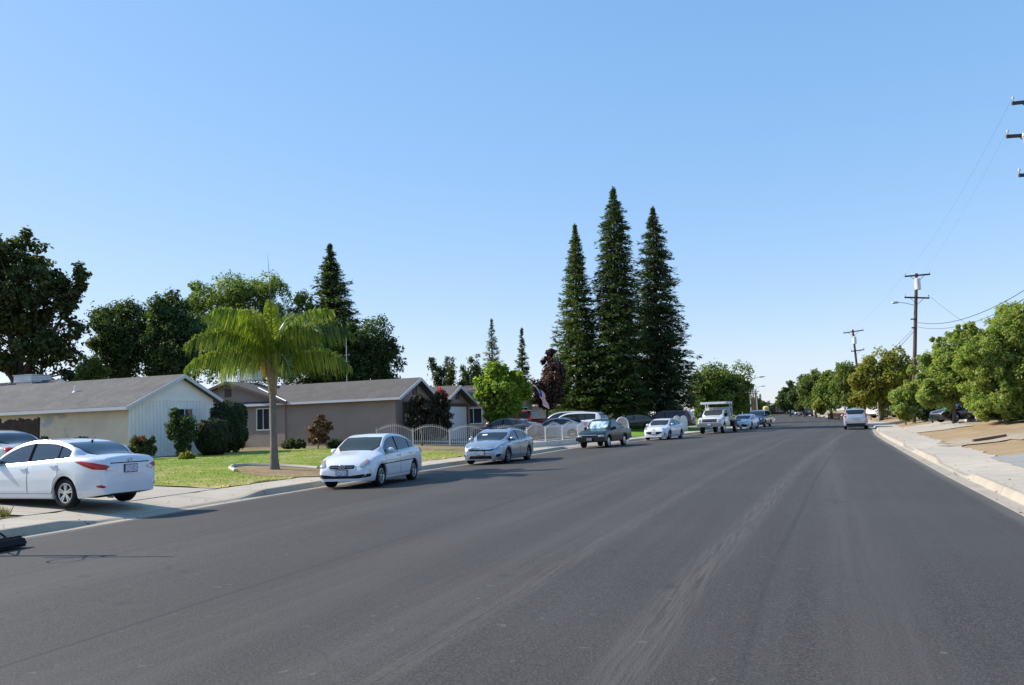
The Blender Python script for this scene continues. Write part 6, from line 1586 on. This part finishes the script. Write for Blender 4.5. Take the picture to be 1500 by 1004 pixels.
def hedge(label, px, py, Y, rx, ry, deep=1.0):
    b = pbase(px, Y, py + ry); root = empty('clipped_hedge', b); tag(root, label, 'hedge', 'clipped hedges between the houses'); c = at(px, py, Y) - b; k = Y / F_PX; n = 9000
    R_ = np.array([rx * k, rx * k * deep, ry * k]); d = rdir(n); e = np.sign(d) * np.abs(d) ** .62; e = e / np.maximum(np.abs(e).max(1, keepdims=True), 1e-6) * (np.linalg.norm(d, axis=1, keepdims=True)); sh = np.sign(d) * np.abs(d) ** .7
    P = np.array(c) + sh * R_ * (.90 + .12 * rng.random((n, 1)) + .05 * np.sin(d[:, :1] * 9 + d[:, 1:2] * 7 + d[:, 2:3] * 8))
    quads_mesh('foliage', kites(P, norm(d + rdir(n) * .7), .10 * rng.uniform(.6, 1.3, n), .6), LM['hedge'], root)
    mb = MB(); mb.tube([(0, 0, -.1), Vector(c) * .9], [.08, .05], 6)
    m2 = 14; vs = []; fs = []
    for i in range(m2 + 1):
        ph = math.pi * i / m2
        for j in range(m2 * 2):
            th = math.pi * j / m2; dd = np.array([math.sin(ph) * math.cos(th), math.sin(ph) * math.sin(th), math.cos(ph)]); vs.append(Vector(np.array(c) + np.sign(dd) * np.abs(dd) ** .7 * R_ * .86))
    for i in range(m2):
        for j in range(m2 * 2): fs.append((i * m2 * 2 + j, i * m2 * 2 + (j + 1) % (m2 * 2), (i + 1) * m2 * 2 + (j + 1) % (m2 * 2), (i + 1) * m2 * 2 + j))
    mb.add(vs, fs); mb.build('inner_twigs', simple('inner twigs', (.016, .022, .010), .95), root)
hedge('lower rounded clipped hedge close to the white house corner', 313, 640, 41, 24, 26, 1.0)
hedge('taller clipped hedge behind the lower rounded one, against the taupe wall', 335, 625, 44, 26, 37, .9)
tree('flowering_shrub', 'thin pinkish crape myrtle by the taupe side wall', 'shrub', pbase(466, 47, 655), plobes(47, [(466, 630, 14, 14), (460, 642, 10, 10), (474, 640, 9, 12), (468, 614, 8, 9), (479, 626, 7, 8), (455, 630, 6, 7)]), 'autumn', 50, 2400, .12, .03, sub=(.24, .4), fill=.3)
for px, w_, lb in ((428, 14, 'small round ground bush left of its pair at the foot of the taupe wall'), (437, 10, 'smallest ground bush at the foot of the taupe wall'), (492, 13, 'dark ground bush right of the pinkish crape myrtle')):
    tree('low_bush', lb, 'shrub', pbase(px, 47.5, 655), plobes(47.5, [(px, 651, w_, 6)]), 'juniper', 20, 1400, .10, .02, group='low bushes along the taupe wall')
tree('flowering_tree', 'dark crape myrtle in front of the left gable of the taupe house', 'tree', pbase(618, 49.5, 650), plobes(51.2, [(615, 595, 14, 16), (622, 615, 14, 22), (608, 612, 10, 14), (630, 605, 10, 14), (617, 635, 12, 12)]), 'crape', 70, 5200, .14, .06)
rt = tree('flowering_tree', 'dark crape myrtle topped with red blossom between the two taupe gables', 'tree', pbase(645, 50.5, 650), plobes(52.2, [(646, 582, 8, 12), (644, 595, 12, 16), (650, 612, 10, 20), (638, 615, 10, 20), (645, 635, 12, 12)]), 'crape', 60, 4600, .14, .06)
V, _ = crown_leaves([(tuple(at(647, 573, 52) - rt.location), .24, .22, .36), (tuple(at(652, 580, 52) - rt.location), .15, .15, .18)], 14, 420, .11); quads_mesh('blossom', V, LM['bloom'], rt)
for px, lb in ((65, 'dark weed clump against the worn white wall, left one'), (122, 'dark weed clump against the worn white wall, right one')):
    tree('weed_clump', lb, 'plant', pbase(px, 39.2, 665), plobes(39.2, [(px, 648, 9, 9), (px - 8, 655, 8, 7), (px + 7, 656, 7, 7)]), 'crape', 18, 1000, .10, .015, group='weed clumps by the white wall')

# ------------------------------------------------------------------ queen palm
def palm(label, base, top, spear):
    base = Vector(base); root = empty('palm_tree', base); tag(root, label, 'palm tree'); ax = Vector(top) - base; H = ax.length
    mb = MB(); pts = []; rs = []
    n = 46
    for i in range(n):
        t = i / (n - 1); pts.append(ax * t); rs.append((.165 - .045 * min(1, t * 3) - .015 * t) * (1 + .05 * (i % 2)) + (.035 * max(0, 1 - t * 9)))
    mb.tube(pts, rs, 14); mb.build('trunk', M['palmbark'], root, smooth=True, angle=rad(50))
    bo = MB()
    for i in range(22):
        a = i * 2.4; k = i / 22; r = .13 + .02 * k; z = ax * (.93 + .12 * k); d = Vector((math.cos(a), math.sin(a), 0)); s = Vector((-d.y, d.x, 0))
        b0_, b1_ = z + d * (r * .7) - Vector((0, 0, .22)), z + d * (r * .8 + .05 + .05 * k) + Vector((0, 0, .70))
        bo.add([b0_ - s * .13 - d * .03, b0_ + s * .13 - d * .03, b1_ + s * .045, b1_ - s * .045, b0_ + d * .05, b1_ + d * .05], [(0, 3, 2, 1), (0, 4, 5, 3), (1, 2, 5, 4), (2, 3, 5), (0, 1, 4)])
    bo.build('leaf_base', M['boot'], root)
    crown = np.array(ax) + np.array([0, 0, .5])
    fr_specs = []
    for i in range(18):
        a = i * 2.399 + .4; k = i / 17
        e_ = (1.40, 1.12, .62)[i % 3] + .09 * rng.normal(); fr_specs.append((a, e_, (3.3, 3.35, 2.95)[i % 3] + .3 * rng.random(), (.92, .92, .78)[i % 3] * rng.uniform(.9, 1.15)))
    for a, e0, L, curl in fr_specs:
        d = np.array([math.cos(a), math.sin(a), 0.0]); sd = np.array([-d[1], d[0], 0]); m = 15; P = [crown]; ang = e0
        for i in range(m):
            stp = L / m; ang = e0 - curl * 1.75 * ((i + 1) / m) ** 1.3; P.append(P[-1] + (d * math.cos(ang) + np.array([0, 0, 1.0]) * math.sin(ang)) * stp)
        P = np.array(P); rm = MB(); rm.tube([Vector(p) for p in P], list(np.linspace(.034, .008, len(P))), 5, cap=False)
        q = []
        for s in (-1, 1):
            for rep in range(2):
                t = np.linspace(.14, .995, 62) + rng.normal(size=62) * .016; t = np.clip(t, .12, .999); x = t * m; i0 = np.minimum(x.astype(int), m - 1); f = (x - i0)[:, None]; B0 = P[i0] * (1 - f) + P[i0 + 1] * f
                ln = .93 * (np.sin(np.pi * np.clip(t * .86 + .12, 0, 1)) ** .6) * rng.uniform(.6, 1.3, 62); tn = norm(P[i0 + 1] - P[i0])
                out_ = norm(sd * s * rng.uniform(.35, .8, (62, 1)) + tn * .45 + np.array([0, 0, 1.0]) * rng.uniform(-.3, .55, (62, 1))); dn = np.array([0, 0, -1.0])
                mid = B0 + out_ * (ln * .30)[:, None]; tip = mid + norm(out_ * .20 + dn * rng.uniform(.8, 1.2, (62, 1)) + tn * .12) * (ln * .85)[:, None]; wv = norm(np.cross(out_, tn) * .3 + tn) * .021
                q.append(np.stack([B0 - wv * .5, mid - wv, mid + wv, B0 + wv * .5], 1)); q.append(np.stack([mid - wv, tip - wv * .15, tip + wv * .15, mid + wv], 1))
        f_ = rm.build('frond', M['rachis'], root, fix=False); quads_mesh('leaflets', np.concatenate(q), LM['palm'], f_)
    sp = Vector(spear) - base; MB().tube([Vector(crown), Vector(crown).lerp(sp, .5) + Vector((.05, 0, 0)), sp], [.04, .022, .004], 6).build('spear_leaf', LM['palm'], root, smooth=True)
    # old flower sheath and fruit stalk below the crown
    c = Vector(ax) + Vector((-.22, -.15, .25)); vs = MB(); vs.tube([c + Vector((0, 0, -.15)), c + Vector((-.05, 0, .15)), c + Vector((-.08, 0, .5)), c + Vector((-.05, 0, .85))], [.03, .11, .12, .02], 8); vs.build('spathe', simple('yellow spathe', (.48, .30, .05), .7, var=.2), root, smooth=True)
    V, _ = crown_leaves([(tuple(Vector(ax) + Vector((.16, -.2, .55))), .10, .10, .36)], 10, 260, .07); quads_mesh('fruit_cluster', V, simple('dry brown fruit', (.16, .07, .03), .9, var=.3), root)
pb = Vector((-8.43, 30.2, 0)); p_ = on_yard(402, 690); pb = Vector((p_.x, p_.y, ground_at(p_.x, p_.y)))
palm('queen palm with drooping feathery fronds on the front lawn, trunk in a soil bed', pb, at(399, 560, p_.y), at(392, 371, p_.y))

# ------------------------------------------------------------------ grass blades on the near lawns and weeds in the kerb strip
def grass(name, label, spots, n, h, mat):
    P = []; rr = np.random.default_rng(5)
    for sd, Ya, Yb, da, db, w_ in spots:
        k = int(n * w_); Y_ = rr.uniform(Ya, Yb, k); d_ = da + (db - da) * rr.random(k) ** 1.3
        for Y, d in zip(Y_, d_):
            x, y = side(sd, Y, d); P.append((x, y, yard_z(sd, Y, d) + .018))
    P = np.array(P); m = len(P); a = rr.uniform(0, 6.28, m); wv = np.stack([np.cos(a), np.sin(a), np.zeros(m)], 1) * rr.uniform(.010, .022, (m, 1)); hv = np.stack([rr.normal(size=m) * .35, rr.normal(size=m) * .35, np.ones(m)], 1) * (h * rr.uniform(.5, 1.3, (m, 1)))
    V = np.stack([P - wv, P + wv, P + hv + wv * .2, P + hv - wv * .2], 1); o = quads_mesh(name, V, mat, None); tag(o, label, 'grass', None, 'stuff')
gm = leaf_mat('grass blades', [(.17, .27, .032), (.24, .31, .05), (.33, .34, .08), (.42, .36, .15)], .3, .35)
grass('grass', 'short green and yellowing lawn grass beside the pavement', [('L', 22.9, 41, 1.95, 11.5, .85), ('L', 9, 16.2, 1.95, 8, .15)], 15000, .035, gm)
grass('weeds', 'tufts of dry weeds at the edge of the near driveway', [('L', 14.2, 16.4, 1.95, 3.2, 1.0)], 900, .16, leaf_mat('dry weeds', [(.20, .17, .06), (.14, .15, .05), (.28, .23, .10)], .3))
# fallen leaves along the gutters
def litter(name, label, sd, Ya, Yb, da, db, n, mat, size=.06):
    rr = np.random.default_rng(9 if sd == 'L' else 4); P = []
    for _ in range(n):
        Y = rr.uniform(Ya, Yb); d = da + (db - da) * abs(rr.normal()) * .5; x, y = side(sd, Y, d if da >= 0 else -abs(d)); z = ground_at(x, y) if d > 0 and da >= 0 else road_z(x, y); P.append((x, y, z + .014))
    P = np.array(P); nn = norm(np.stack([rr.normal(size=n) * .35, rr.normal(size=n) * .35, np.ones(n)], 1)); o = quads_mesh(name, kites(P, nn, size * rr.uniform(.5, 1.4, n), .6), mat, None); tag(o, label, 'leaf litter', None, 'stuff')
lm_ = leaf_mat('fallen leaves', [(.16, .10, .05), (.24, .17, .08), (.10, .08, .05), (.30, .22, .10)], .1)
litter('leaf_litter', 'scattered dry leaves along the right gutter and sandy bank', 'R', 8, 60, .02, 1.2, 260, lm_, .05)
litter('leaf_litter', 'scattered dry leaves along the left pavement and soil bed', 'L', 12, 48, .02, 1.2, 160, lm_, .05)
